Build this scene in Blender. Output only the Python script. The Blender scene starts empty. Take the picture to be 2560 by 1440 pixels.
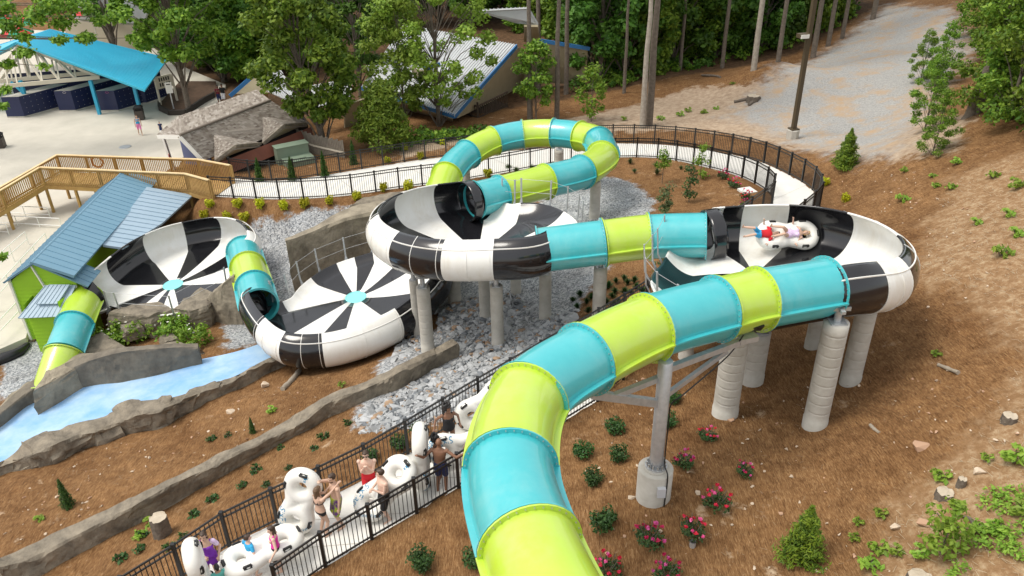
import bpy, bmesh, math, random
import numpy as np
from mathutils import Vector, Matrix, noise as mnoise
rad = math.radians
random.seed(7)
scene = bpy.context.scene
COL = scene.collection

# ---------------------------------------------------------------- camera
FPX = 1991.0; PITCH = rad(29.6); ROLL = rad(1.15); HC = 15.0
F_ = np.array([0, math.cos(PITCH), -math.sin(PITCH)])
R0 = np.array([1., 0, 0]); U0 = np.array([0, math.sin(PITCH), math.cos(PITCH)])
R_ = math.cos(ROLL)*R0 - math.sin(ROLL)*U0
U_ = math.cos(ROLL)*U0 + math.sin(ROLL)*R0
CAM = np.array([0, 0, HC])
cd = bpy.data.cameras.new("camera"); cam = bpy.data.objects.new("camera", cd); COL.objects.link(cam)
cd.sensor_width = 36; cd.lens = 36*FPX/2560; cd.clip_end = 2000; cd.clip_start = .1
M = Matrix.Identity(4)
for i in range(3):
    M[i][0] = R_[i]; M[i][1] = U_[i]; M[i][2] = -F_[i]; M[i][3] = CAM[i]
cam.matrix_world = M
scene.camera = cam

# ---------------------------------------------------------------- light
SUN_EL = rad(61); SUN_AZ = rad(-102)         # azimuth measured from +Y towards +X: the sun stands to the left
world = bpy.data.worlds.new("World"); scene.world = world; world.use_nodes = True
wn = world.node_tree.nodes; wl = world.node_tree.links
bg = wn["Background"]; sky = wn.new("ShaderNodeTexSky"); sky.sky_type = 'NISHITA'; sky.sun_disc = False
sky.sun_elevation = SUN_EL; sky.sun_rotation = SUN_AZ
sky.air_density = 1.0; sky.dust_density = 3.0; sky.ozone_density = 1.0
# thin overcast: most of the blue is veiled by white cloud
mxs = wn.new("ShaderNodeMix"); mxs.data_type = 'RGBA'; mxs.inputs[0].default_value = .6; mxs.inputs[7].default_value = (6.4, 6.2, 5.7, 1)
wl.new(sky.outputs[0], mxs.inputs[6]); wl.new(mxs.outputs[2], bg.inputs[0]); bg.inputs[1].default_value = 0.14
sd = bpy.data.lights.new("sun", 'SUN'); sun = bpy.data.objects.new("sun", sd); COL.objects.link(sun)
sd.energy = 1.5; sd.angle = rad(24); sd.color = (1.0, .96, .88)
sdir = Vector((math.sin(SUN_AZ)*math.cos(SUN_EL), math.cos(SUN_AZ)*math.cos(SUN_EL), math.sin(SUN_EL)))
sun.rotation_euler = (-sdir).to_track_quat('-Z', 'Y').to_euler(); sun.location = (0, 0, 60)
vs = scene.view_settings; vs.view_transform = 'Standard'; vs.look = 'None'; vs.exposure = 0.7; vs.gamma = 1; vs.use_curve_mapping = False
scene.cycles.max_bounces = 6; scene.cycles.transparent_max_bounces = 8

# ---------------------------------------------------------------- pixel helpers (photo pixels, 2560 wide)
def ray(u, v): return F_ + R_*(u-1280)/FPX - U_*(v-720)/FPX
def Pz(u, v, z):
    d = ray(u, v); return CAM + d*((z-HC)/d[2])
def Pd(u, v, dep): return CAM + ray(u, v)*dep
def proj(P):
    q = np.asarray(P, float)-CAM; z = q@F_; return 1280+FPX*(q@R_)/z, 720-FPX*(q@U_)/z, z

# ---------------------------------------------------------------- object helpers
def tag(o, label=None, cat=None, group=None, kind=None):
    if label: o['label'] = label
    if cat: o['category'] = cat
    if group: o['group'] = group
    if kind: o['kind'] = kind
    return o
def empty(name, loc=(0, 0, 0), rz=0, label=None, cat=None, group=None):
    o = bpy.data.objects.new(name, None); COL.objects.link(o)
    o.location = tuple(loc); o.rotation_euler = (0, 0, rz); o.empty_display_size = .3
    return tag(o, label, cat, group)
def kids(o): return [c for c in bpy.data.objects if c.parent == o]
def copy_tree(o, loc=None, rz=None, sc=None, label=None, group=None, parent=None):
    def rec(a, par):
        c = a.copy(); COL.objects.link(c)
        if par is not None: c.parent = par
        for k in kids_map.get(a.name, []): rec(k, c)
        return c
    kids_map = {}
    def fill(a):
        kids_map[a.name] = list(a.children)
        for k in a.children: fill(k)
    fill(o)
    r = rec(o, None)
    if loc is not None: r.location = tuple(loc)
    if rz is not None: r.rotation_euler = (r.rotation_euler[0], r.rotation_euler[1], rz)
    if sc is not None: r.scale = (sc, sc, sc) if not hasattr(sc, '__len__') else sc
    if label: r['label'] = label
    if group: r['group'] = group
    return r

class MB:
    """collects verts / faces / material slots and links them as one mesh object"""
    def __init__(s): s.v = []; s.f = []; s.m = []; s.mats = []; s.sm = []
    def mi(s, mat):
        if mat is None: return 0
        if mat not in s.mats: s.mats.append(mat)
        return s.mats.index(mat)
    def add(s, vs, fs, mat=None, smooth=False):
        b = len(s.v); s.v += [tuple(map(float, p)) for p in vs]; k = s.mi(mat)
        for f in fs: s.f.append(tuple(i+b for i in f)); s.m.append(k); s.sm.append(smooth)
    def box(s, c, d, mat=None, rz=0, ax=None):
        """box centre c, full size d; ax = optional 3 axes"""
        c = np.array(c, float); d = np.array(d, float)/2
        if ax is None:
            cz, sz = math.cos(rz), math.sin(rz); ax = [(cz, sz, 0), (-sz, cz, 0), (0, 0, 1)]
        ax = [np.array(a, float) for a in ax]
        vs = [c+ax[0]*d[0]*i+ax[1]*d[1]*j+ax[2]*d[2]*k for k in (-1, 1) for j in (-1, 1) for i in (-1, 1)]
        s.add(vs, [(0, 2, 3, 1), (4, 5, 7, 6), (0, 1, 5, 4), (2, 6, 7, 3), (0, 4, 6, 2), (1, 3, 7, 5)], mat)
    def bar(s, a, b, w, h, mat=None, up=(0, 0, 1)):
        a = np.array(a, float); b = np.array(b, float); t = b-a; L = np.linalg.norm(t); t = t/L
        up = np.array(up, float); x = np.cross(t, up)
        if np.linalg.norm(x) < 1e-4: x = np.cross(t, (0, 1, 0))
        x /= np.linalg.norm(x); y = np.cross(x, t)
        s.box((a+b)/2, (L, w, h), mat, ax=[t, x, y])
    def sweep(s, pts, radii, n=10, mat=None, cap=True, smooth=True, closed=False):
        pts = [np.array(p, float) for p in pts]; N = len(pts)
        if not hasattr(radii, '__len__'): radii = [radii]*N
        up = None; vs = []; fs = []
        for i, p in enumerate(pts):
            if closed: t = pts[(i+1) % N]-pts[i-1]
            else: t = pts[min(i+1, N-1)]-pts[max(i-1, 0)]
            t = t/(np.linalg.norm(t)+1e-9)
            if up is None:
                up = np.array([0, 0, 1.]) if abs(t[2]) < .9 else np.array([1., 0, 0])
            x = np.cross(t, up); x /= np.linalg.norm(x)+1e-9; up = np.cross(x, t)
            for k in range(n):
                a = 2*math.pi*k/n; vs.append(p+radii[i]*(math.cos(a)*x+math.sin(a)*up))
        for i in range(N if closed else N-1):
            j = (i+1) % N
            for k in range(n):
                fs.append((i*n+k, i*n+(k+1) % n, j*n+(k+1) % n, j*n+k))
        s.add(vs, fs, mat, smooth)
        if cap and not closed:
            s.add([vs[k] for k in range(n)], [tuple(range(n-1, -1, -1))], mat)
            s.add([vs[(N-1)*n+k] for k in range(n)], [tuple(range(n))], mat)
    def cyl(s, a, b, r0, r1=None, n=16, mat=None, smooth=True): s.sweep([a, b], [r0, r0 if r1 is None else r1], n, mat, True, smooth)
    def lathe(s, base, prof, n=20, mat=None, smooth=True):
        vs = []; fs = []; b = np.array(base, float)
        for (r, z) in prof:
            for k in range(n): a = 2*math.pi*k/n; vs.append(b+(r*math.cos(a), r*math.sin(a), z))
        for i in range(len(prof)-1):
            for k in range(n): fs.append((i*n+k, i*n+(k+1) % n, (i+1)*n+(k+1) % n, (i+1)*n+k))
        s.add(vs, fs, mat, smooth)
    def poly(s, pts, mat=None): s.add(pts, [tuple(range(len(pts)))], mat)
    def prism(s, pts, thick, mat=None):
        """flat polygon (3-D points) given thickness along its normal"""
        p = [np.array(q, float) for q in pts]; nrm = np.cross(p[1]-p[0], p[2]-p[0]); nrm /= np.linalg.norm(nrm)
        n = len(p); vs = p+[q-nrm*thick for q in p]
        s.add(vs, [tuple(range(n)), tuple(range(2*n-1, n-1, -1))]+[(i, n+i, n+(i+1) % n, (i+1) % n) for i in range(n)], mat)
    def hull(s, pts, mat=None, smooth=False):
        bm = bmesh.new()
        for p in pts: bm.verts.new(p)
        r = bmesh.ops.convex_hull(bm, input=bm.verts)
        bm.verts.ensure_lookup_table(); used = [v for v in bm.verts if v.link_faces]
        ix = {v: i for i, v in enumerate(used)}
        s.add([v.co[:] for v in used], [tuple(ix[v] for v in f.verts) for f in bm.faces], mat, smooth); bm.free()
    def mesh(s, name, mat=None):
        me = bpy.data.meshes.new(name); me.from_pydata(s.v, [], s.f)
        mats = s.mats if s.mats else ([mat] if mat else [])
        for m in mats: me.materials.append(m)
        if len(mats) > 1: me.polygons.foreach_set('material_index', s.m)
        me.polygons.foreach_set('use_smooth', s.sm); me.update()
        return me
    def build(s, name, mat=None, parent=None, loc=None, rz=0):
        o = bpy.data.objects.new(name, s.mesh(name, mat)); COL.objects.link(o)
        if parent is not None: o.parent = parent
        if loc is not None: o.location = tuple(loc); o.rotation_euler = (0, 0, rz)
        return o
def rel(o, pts): return [np.array(p)-np.array(o.location) for p in pts]
def catmull(pts, n=8, closed=False):
    P = [np.array(p, float) for p in pts]; N = len(P); out = []
    rng = range(N) if closed else range(N-1)
    for i in rng:
        if closed: a, b, c, d = P[i-1], P[i], P[(i+1) % N], P[(i+2) % N]
        else: a, b, c, d = P[max(i-1, 0)], P[i], P[i+1], P[min(i+2, N-1)]
        for k in range(n):
            t = k/n
            out.append(.5*((2*b)+(-a+c)*t+(2*a-5*b+4*c-d)*t*t+(-a+3*b-3*c+d)*t**3))
    if not closed: out.append(P[-1])
    return out
def walk(pts, step):
    """points every `step` metres along a polyline"""
    P = [np.array(p, float) for p in pts]; out = [P[0]]; acc = 0; L = sum(np.linalg.norm(P[i+1]-P[i]) for i in range(len(P)-1))
    n = max(1, round(L/step)); st = L/n; need = st
    for i in range(len(P)-1):
        d = np.linalg.norm(P[i+1]-P[i]); pos = 0
        while d-pos >= need-1e-9:
            pos += need; out.append(P[i]+(P[i+1]-P[i])*min(pos/d, 1)); need = st
        need -= d-pos
    if len(out) < n+1: out.append(P[-1])
    return out

# ---------------------------------------------------------------- materials
def mat(name, col, rough=.6, col2=None, scale=4., bump=0., bscale=None, metal=0., spec=.5, coat=0., contrast=.5, detail=5, sub=0):
    m = bpy.data.materials.new(name); m.use_nodes = True; nt = m.node_tree; b = nt.nodes["Principled BSDF"]
    b.inputs['Base Color'].default_value = (*col, 1); b.inputs['Roughness'].default_value = rough
    b.inputs['Metallic'].default_value = metal; b.inputs['Specular IOR Level'].default_value = spec
    b.inputs['Coat Weight'].default_value = coat
    tc = nt.nodes.new('ShaderNodeTexCoord')
    if col2 is not None:
        n = nt.nodes.new('ShaderNodeTexNoise'); n.inputs['Scale'].default_value = scale; n.inputs['Detail'].default_value = detail
        n.inputs['Roughness'].default_value = .65
        nt.links.new(tc.outputs['Object'], n.inputs['Vector'])
        r = nt.nodes.new('ShaderNodeValToRGB'); r.color_ramp.elements[0].position = .5-contrast/2; r.color_ramp.elements[1].position = .5+contrast/2
        r.color_ramp.elements[0].color = (*col, 1); r.color_ramp.elements[1].color = (*col2, 1)
        nt.links.new(n.outputs['Fac'], r.inputs[0]); nt.links.new(r.outputs[0], b.inputs['Base Color'])
    if bump:
        n2 = nt.nodes.new('ShaderNodeTexNoise'); n2.inputs['Scale'].default_value = bscale or scale*3; n2.inputs['Detail'].default_value = 6
        nt.links.new(tc.outputs['Object'], n2.inputs['Vector'])
        bp = nt.nodes.new('ShaderNodeBump'); bp.inputs['Strength'].default_value = bump; bp.inputs['Distance'].default_value = .05
        nt.links.new(n2.outputs['Fac'], bp.inputs['Height']); nt.links.new(bp.outputs[0], b.inputs['Normal'])
    return m
def leafmat(name, c1, c2, trans=.25):
    m = bpy.data.materials.new(name); m.use_nodes = True; nt = m.node_tree; b = nt.nodes["Principled BSDF"]
    g = nt.nodes.new('ShaderNodeNewGeometry'); r = nt.nodes.new('ShaderNodeValToRGB')
    r.color_ramp.elements[0].color = (*c1, 1); r.color_ramp.elements[1].color = (*c2, 1)
    nt.links.new(g.outputs['Random Per Island'], r.inputs[0])
    oi = nt.nodes.new('ShaderNodeObjectInfo'); hs = nt.nodes.new('ShaderNodeHueSaturation')
    mr = nt.nodes.new('ShaderNodeMapRange'); mr.inputs[3].default_value = .75; mr.inputs[4].default_value = 1.2
    nt.links.new(oi.outputs['Random'], mr.inputs[0]); nt.links.new(mr.outputs[0], hs.inputs['Value'])
    mr2 = nt.nodes.new('ShaderNodeMapRange'); mr2.inputs[3].default_value = .485; mr2.inputs[4].default_value = .51
    nt.links.new(oi.outputs['Random'], mr2.inputs[0]); nt.links.new(mr2.outputs[0], hs.inputs['Hue'])
    nt.links.new(r.outputs[0], hs.inputs['Color'])
    b.inputs['Roughness'].default_value = .5; b.inputs['Specular IOR Level'].default_value = .3
    nt.links.new(hs.outputs[0], b.inputs['Base Color'])
    t = nt.nodes.new('ShaderNodeBsdfTranslucent'); nt.links.new(hs.outputs[0], t.inputs[0])
    mx = nt.nodes.new('ShaderNodeMixShader'); mx.inputs[0].default_value = trans
    nt.links.new(b.outputs[0], mx.inputs[1]); nt.links.new(t.outputs[0], mx.inputs[2])
    nt.links.new(mx.outputs[0], nt.nodes['Material Output'].inputs[0])
    return m

MT = {}
def fibreglass(name, c1, c2, dirt, rough=.33, coat=.3, dmax=.35):
    """gel coat with faded patches and faint run-down grime"""
    m = mat(name, c1, rough, c2, 1.3, coat=coat); nt = m.node_tree; b = nt.nodes["Principled BSDF"]; N = nt.nodes.new; L = nt.links.new
    src = b.inputs['Base Color'].links[0].from_socket; tc = N('ShaderNodeTexCoord'); mp = N('ShaderNodeMapping'); mp.inputs['Scale'].default_value = (3.2, 3.2, .5); L(tc.outputs['Object'], mp.inputs[0])
    n1 = N('ShaderNodeTexNoise'); n1.inputs['Scale'].default_value = 1; n1.inputs['Detail'].default_value = 8; n1.inputs['Roughness'].default_value = .7; L(mp.outputs[0], n1.inputs[0])
    n2 = N('ShaderNodeTexNoise'); n2.inputs['Scale'].default_value = .55; n2.inputs['Detail'].default_value = 6; L(tc.outputs['Object'], n2.inputs[0])
    mu = N('ShaderNodeMath'); mu.operation = 'MULTIPLY'; L(n1.outputs['Fac'], mu.inputs[0]); L(n2.outputs['Fac'], mu.inputs[1])
    mr = N('ShaderNodeMapRange'); mr.inputs[1].default_value = .22; mr.inputs[2].default_value = .42; mr.inputs[3].default_value = 0; mr.inputs[4].default_value = dmax; L(mu.outputs[0], mr.inputs[0])
    mx = N('ShaderNodeMix'); mx.data_type = 'RGBA'; L(mr.outputs[0], mx.inputs[0]); L(src, mx.inputs[6]); mx.inputs[7].default_value = (*dirt, 1); L(mx.outputs[2], b.inputs['Base Color'])
    r2 = N('ShaderNodeMapRange'); r2.inputs[3].default_value = rough-.08; r2.inputs[4].default_value = rough+.2; L(n1.outputs['Fac'], r2.inputs[0]); L(r2.outputs[0], b.inputs['Roughness']); b.inputs['Specular IOR Level'].default_value = .8
    return m
MT['lime'] = fibreglass('lime fibreglass', (.40, .60, .018), (.46, .64, .05), (.46, .54, .18), coat=.6)
MT['turq'] = fibreglass('turquoise fibreglass', (.022, .39, .43), (.05, .45, .48), (.20, .48, .47), coat=.6)
MT['white'] = fibreglass('white fibreglass', (.83, .83, .80), (.77, .76, .71), (.56, .49, .36), .3, .2, .42)
MT['black'] = mat('black fibreglass', (.008, .008, .010), .16, (.014, .014, .016), 2, coat=.3)
MT['hub'] = mat('pale turquoise hub', (.25, .72, .72), .35)
MT['bolt'] = mat('steel bolt', (.55, .55, .53), .35, metal=.8)
MT['steel'] = mat('galvanised steel', (.42, .44, .45), .42, (.56, .57, .58), 6, metal=.55, contrast=.4)
MT['conc'] = mat('column concrete', (.52, .50, .45), .88, (.36, .335, .285), 2.2, bump=.2, detail=9)
MT['walk'] = mat('pale concrete', (.76, .745, .70), .85, (.66, .645, .60), 1.2, bump=.05, bscale=40)
MT['plaza'] = mat('plaza concrete', (.60, .56, .48), .88, (.47, .44, .37), .5, bump=.05, bscale=30)
MT['fence'] = mat('black powder coat', (.012, .012, .012), .4)
MT['rock'] = mat('rockwork', (.30, .255, .19), .92, (.10, .085, .065), 1.9, bump=1.0, bscale=7, contrast=.4, detail=10)
MT['rockwall'] = mat('weathered wall', (.36, .31, .23), .9, (.13, .11, .08), 1.3, bump=.9, bscale=5, contrast=.4, detail=10)
MT['stone'] = mat('riprap stone', (.42, .43, .43), .85, (.24, .25, .255), 2.2, bump=.4, bscale=8)
MT['pebble'] = mat('pale pebble', (.62, .52, .40), .9, (.48, .36, .25), 2)
MT['bark'] = mat('grey bark', (.20, .165, .13), .95, (.09, .072, .056), 5, bump=.8, bscale=14)
MT['palebark'] = mat('pale bark', (.42, .38, .32), .9, (.24, .2, .16), 4, bump=.6, bscale=12)
MT['wood'] = mat('new timber', (.46, .29, .095), .75, (.30, .165, .05), 2.5, bump=.2)
MT['woodlight'] = mat('pale timber rail', (.72, .56, .33), .75, (.60, .43, .21), 2.5)
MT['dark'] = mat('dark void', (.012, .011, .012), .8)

MT['stained'] = mat('dark stained concrete', (.22, .19, .145), .92, (.085, .073, .058), 1.6, bump=.5, bscale=6, contrast=.45, detail=11)
# ---------------------------------------------------------------- ground heights
INNER = [(330,1530,-1.4),(400,1487,-1.35),(469,1440,-1.3),(577,1365,-1.2),(688,1309,-1.1),(885,1213,-.8),(975,1162,-.6),(1058,1112,-.45),(1200,1024,-.3),(1380,915,-.2),(1527,828,-.05),(1600,781,0),(1649,748,0),(1705,703,0),(1770,648,0),(1840,582,-.05),(1895,540,-.1),(1930,512,-.25),(1918,480,-.5),(1850,443,-.9),(1760,418,-1.3),(1660,398,-1.7),(1560,394,-2.0),(1430,402,-2.1),(1300,426,-2.2),(1150,452,-2.2),(1000,471,-2.2),(850,492,-2.2),(700,499,-2.2),(600,496,-2.2),(530,492,-2.2)]
OUTER = [(700,1500,-1.35),(780,1440,-1.2),(848,1399,-.95),(947,1339,-.75),(1045,1282,-.55),(1135,1228,-.4),(1290,1128,-.3),(1406,1057,-.2),(1485,1010,-.1),(1536,965,0),(1588,929,0),(1625,898,0),(1740,810,0),(1850,715,0),(1955,605,-.05),(2030,540,-.1),(2048,510,-.2),(2030,475,-.4),(1976,440,-.6),(1890,402,-1.0),(1780,378,-1.4),(1650,362,-1.75),(1500,360,-2.05),(1350,372,-2.15),(1200,384,-2.2),(1050,400,-2.2),(900,424,-2.2),(800,440,-2.2),(700,452,-2.2),(620,450,-2.2),(580,444,-2.2)]
IN3 = [Pz(*q) for q in INNER]; OUT3 = [Pz(*q) for q in OUTER]
CTL = [(1450,1440,-.4),(1700,1380,.35),(2000,1350,.6),(2400,1400,2.0),(2560,1100,2.8),(2500,850,3),(2300,900,2.0),(2035,1060,.9),(1820,1030,.6),(1630,1250,.65),(2130,950,1.2),(1880,950,.6),(1715,890,.15),(2060,860,1),(1250,1440,-.5),
(2300,560,2.0),(2450,500,3.0),(2560,400,3.8),(2200,480,1.0),(2100,400,.3),(2400,640,3),
(1560,520,-1.2),(1487,540,-1.2),(1420,680,-1.4),(1560,700,-.5),(1500,800,-.4),(1245,860,-1.4),(1065,870,-1.9),(950,1000,-1.5),(1150,950,-1.0),(1350,780,-1.4),(1200,790,-2.0),(1140,750,-2.4),(1300,720,-1.7),
(900,900,-3.3),(690,900,-3.7),(800,720,-3.9),(650,560,-3.3),(720,640,-3.5),(960,620,-3.6),(900,740,-4.0),(640,740,-4.0),
(700,530,-2.6),(900,500,-2.5),(560,540,-3.0),(1060,500,-2.4),(1200,480,-2.3),
(650,900,-3.9),(400,960,-4.4),(200,1050,-4.8),(0,1120,-5.0),(740,960,-2.9),(400,1130,-3.2),(100,1210,-3.6),(650,1000,-2.9),
(500,1270,-2.2),(800,1110,-1.8),(250,1400,-2.5),(100,1480,-2.7),(300,1250,-2.9),
(440,830,-4.6),(520,860,-4.3),(570,800,-4.6),(433,700,-5.4),(540,650,-5.0),(330,720,-5.4),(230,800,-5.4),
(60,920,-5.35),(150,870,-5.35),(0,760,-5.7),(0,640,-5.2),(160,565,-4.4),(0,450,-4.4),(350,340,-4),(300,250,-4),(60,200,-4),(440,420,-3.9),(440,600,-4.6),(300,720,-5.2),(700,800,-4.2),
(480,260,-4),(700,250,-4),(900,345,-2.9),(1000,340,-2.6),(800,390,-2.6),(650,400,-3.2),(1200,330,-2.4),
(1500,300,-2.2),(1620,300,-2.0),(1750,250,-1.7),(1980,345,-1.0),(2150,330,-.4),(2000,180,-1.0),(2300,60,1.0),(2100,160,-.2),(1850,180,-1.4),(1300,340,-2.3),(1400,200,-3.0),(1600,180,-2.2),(2380,290,2.0),(2500,250,3.5),(1100,200,-4)]
CP = [Pz(*q) for q in CTL]+IN3+OUT3+[np.array(q, float) for q in [(-60,90,-4),(-30,100,-4),(0,100,-4),(30,100,0),(60,100,4),(50,70,4.5),(-60,50,-4.5),(-50,20,-5),(40,30,5),(30,10,4),(0,3,-.5),(12,4,1.2),(-15,5,-2.5),(-80,140,-4),(0,150,-3),(80,140,4),(20,60,.2)]]
CPx = np.array([p[:2] for p in CP]); CPz = np.array([p[2] for p in CP])
def _tps(d2): return d2*np.log(np.sqrt(d2)+1e-6)
_d2 = ((CPx[:, None]-CPx[None])**2).sum(-1); _n = len(CPx)
_A = np.zeros((_n+3, _n+3)); _A[:_n, :_n] = _tps(_d2)+np.eye(_n)*1.5
_A[:_n, _n] = 1; _A[:_n, _n+1:] = CPx; _A[_n, :_n] = 1; _A[_n+1:, :_n] = CPx.T
_w = np.linalg.solve(_A, np.concatenate([CPz, np.zeros(3)]))
# walkway strip (left/right edges resampled together)
def resample(P, n):
    P = np.array(P); d = np.concatenate([[0], np.cumsum(np.linalg.norm(np.diff(P, axis=0), axis=1))]); t = np.linspace(0, d[-1], n)
    return np.stack([np.interp(t, d, P[:, k]) for k in range(3)], 1)
INS = np.array(catmull(IN3, 6)); OUS = np.array(catmull(OUT3, 6))
WN = len(INS)
WMID = (INS+OUS)/2; WHALF = np.linalg.norm((INS-OUS)[:, :2], axis=1)/2
def smooth01(t): t = np.clip(t, 0, 1); return t*t*(3-2*t)
def inpoly(xy, poly):
    x, y = xy[:, 0], xy[:, 1]; r = np.zeros(len(xy), bool); P = np.array(poly)[:, :2]
    for i in range(len(P)):
        x0, y0 = P[i-1]; x1, y1 = P[i]
        c = ((y0 > y) != (y1 > y)) & (x < (x1-x0)*(y-y0)/(y1-y0+1e-12)+x0); r ^= c
    return r
WEDGE = np.concatenate([np.array(catmull(INS[::2], 4)), np.array(catmull(OUS[::2], 4))]); WPOLY = np.concatenate([INS[::2], OUS[::-2]])
def Gv(xy):
    xy = np.atleast_2d(np.asarray(xy, float)); out = np.zeros(len(xy))
    for i in range(0, len(xy), 4000):
        q = xy[i:i+4000]; d2 = ((q[:, None]-CPx[None])**2).sum(-1)
        z = _tps(d2)@_w[:_n]+_w[_n]+q@_w[_n+1:]
        z = np.clip(z, -6, 9)
        de = ((q[:, None]-WEDGE[None, :, :2])**2).sum(-1); k = de.argmin(1); de = np.sqrt(de.min(1)); near = de < 3
        if near.any():
            sgn = np.where(inpoly(q[near], WPOLY), -1, 1); d = np.full(len(q), 9.); d[near] = de[near]*sgn
            w = 1-smooth01((d-.1)/1.9); sink = -.02+.15*(1-smooth01((d+.38)/.3)); z = z*(1-w)+(WEDGE[k, 2]-sink)*w
        out[i:i+4000] = z
    return out
def G(x, y): return float(Gv([(x, y)])[0])
def Pg(u, v, it=40):
    """pixel -> point on the ground"""
    d = ray(u, v); lo, hi = 3., 160.
    ts = np.linspace(lo, hi, 500); pts = CAM+np.outer(ts, d); g = Gv(pts[:, :2]); s = pts[:, 2]-g
    k = np.argmax(s < 0)
    if k == 0: return pts[-1]
    a, b = ts[k-1], ts[k]
    for _ in range(14):
        m = (a+b)/2; p = CAM+d*m
        if p[2]-G(p[0], p[1]) < 0: b = m
        else: a = m
    p = CAM+d*b; p[2] = G(p[0], p[1]); return p
def polydist(xy, poly):
    P = np.array(poly)[:, :2]; best = np.full(len(xy), 1e9)
    for i in range(len(P)):
        a, b = P[i-1], P[i]; ab = b-a; t = np.clip(((xy-a)@ab)/(ab@ab+1e-9), 0, 1)
        best = np.minimum(best, np.linalg.norm(xy-(a+t[:, None]*ab), axis=1))
    return np.where(inpoly(xy, poly), best, -best)
def gp(pix): return [Pg(u, v) for u, v in pix]
REG = {
 'gravel': [[(1640,505),(1610,560),(1540,640),(1450,760),(1400,840),(1250,980),(1100,1060),(880,1075),(960,900),(1100,820),(1090,690),(1000,640),(900,700),(700,760),(640,860),(560,880),(560,740),(620,560),(700,545),(880,520),(1050,600),(1200,560),(1360,500),(1480,440),(1570,450)],
            [(0,880),(60,850),(190,870),(150,960),(60,1010),(0,1060)]],
 'road': [[(2220,10),(2380,20),(2430,120),(2330,250),(2260,330),(2210,390),(2060,375),(1920,320),(1820,290),(1900,235),(2010,160),(2120,90)]],
 'dirt': [[(1000,360),(1300,320),(1560,270),(1720,220),(1860,215),(2000,200),(2130,240),(2300,260),(2420,300),(2380,380),(2250,400),(2080,380),(1960,365),(1800,330),(1640,325),(1400,340),(1180,350),(1000,400)]],
 'sand': [[(2560,380),(2400,440),(2330,560),(2300,700),(2440,740),(2560,900),(2500,1000),(2420,1130),(2330,1200),(2230,1290),(2180,1440),(2300,1500),(2700,1500),(2700,380)]],
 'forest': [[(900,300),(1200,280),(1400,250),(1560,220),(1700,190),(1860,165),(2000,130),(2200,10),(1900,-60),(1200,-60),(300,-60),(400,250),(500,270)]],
}
REG3 = {k: [gp(p) for p in v] for k, v in REG.items()}
xs = np.concatenate([np.linspace(-500, -48, 14)[:-1], np.arange(-48, -20, .6), np.arange(-20, 22, .22), np.arange(22, 48, .6), np.linspace(48, 500, 14)])
ys = np.concatenate([np.linspace(-120, 3, 10)[:-1], np.arange(3, 46, .22), np.arange(46, 96, .6), np.linspace(96, 700, 16)])
XX, YY = np.meshgrid(xs, ys); XY = np.stack([XX.ravel(), YY.ravel()], 1)
XYc = np.stack([np.clip(XY[:, 0], -70, 70), np.clip(XY[:, 1], -2, 130)], 1)
ZZ = Gv(XYc)
rng = np.random.default_rng(3)
nz = np.array([mnoise.noise((x*.5, y*.5, 0))*.10+mnoise.noise((x*1.7, y*1.7, 5))*.045 for x, y in XYc])
dmw = np.sqrt(((XYc[:, None, :]-WMID[None, ::4, :2])**2).sum(-1).min(1)) if len(XYc) < 1000 else np.concatenate([np.sqrt(((XYc[i:i+5000, None, :]-WMID[None, ::4, :2])**2).sum(-1).min(1)) for i in range(0, len(XYc), 5000)])
ZZ += nz*smooth01((dmw-1.8)/1.0)
nx, ny = len(xs), len(ys)
me = bpy.data.meshes.new("ground")
idx = np.arange(nx*ny).reshape(ny, nx)
quads = np.stack([idx[:-1, :-1], idx[:-1, 1:], idx[1:, 1:], idx[1:, :-1]], -1).reshape(-1, 4)
me.vertices.add(nx*ny); me.vertices.foreach_set('co', np.stack([XY[:, 0], XY[:, 1], ZZ], 1).ravel().astype('f4'))
me.loops.add(len(quads)*4); me.loops.foreach_set('vertex_index', quads.ravel().astype('i4'))
me.polygons.add(len(quads)); me.polygons.foreach_set('loop_start', (np.arange(len(quads))*4).astype('i4'))
me.update(); me.validate(); me.polygons.foreach_set('use_smooth', np.ones(len(quads), bool))
for k, polys in REG3.items():
    d = np.full(len(XYc), -9.)
    for p in polys: d = np.maximum(d, polydist(XYc, p))
    soft = {'gravel': .9, 'road': 2.5, 'dirt': 1.5, 'sand': 1.6, 'forest': 1.5}[k]
    a = me.attributes.new('m_'+k, 'FLOAT', 'POINT'); a.data.foreach_set('value', np.clip(.5+d/soft/2, 0, 1).astype('f4'))
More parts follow.
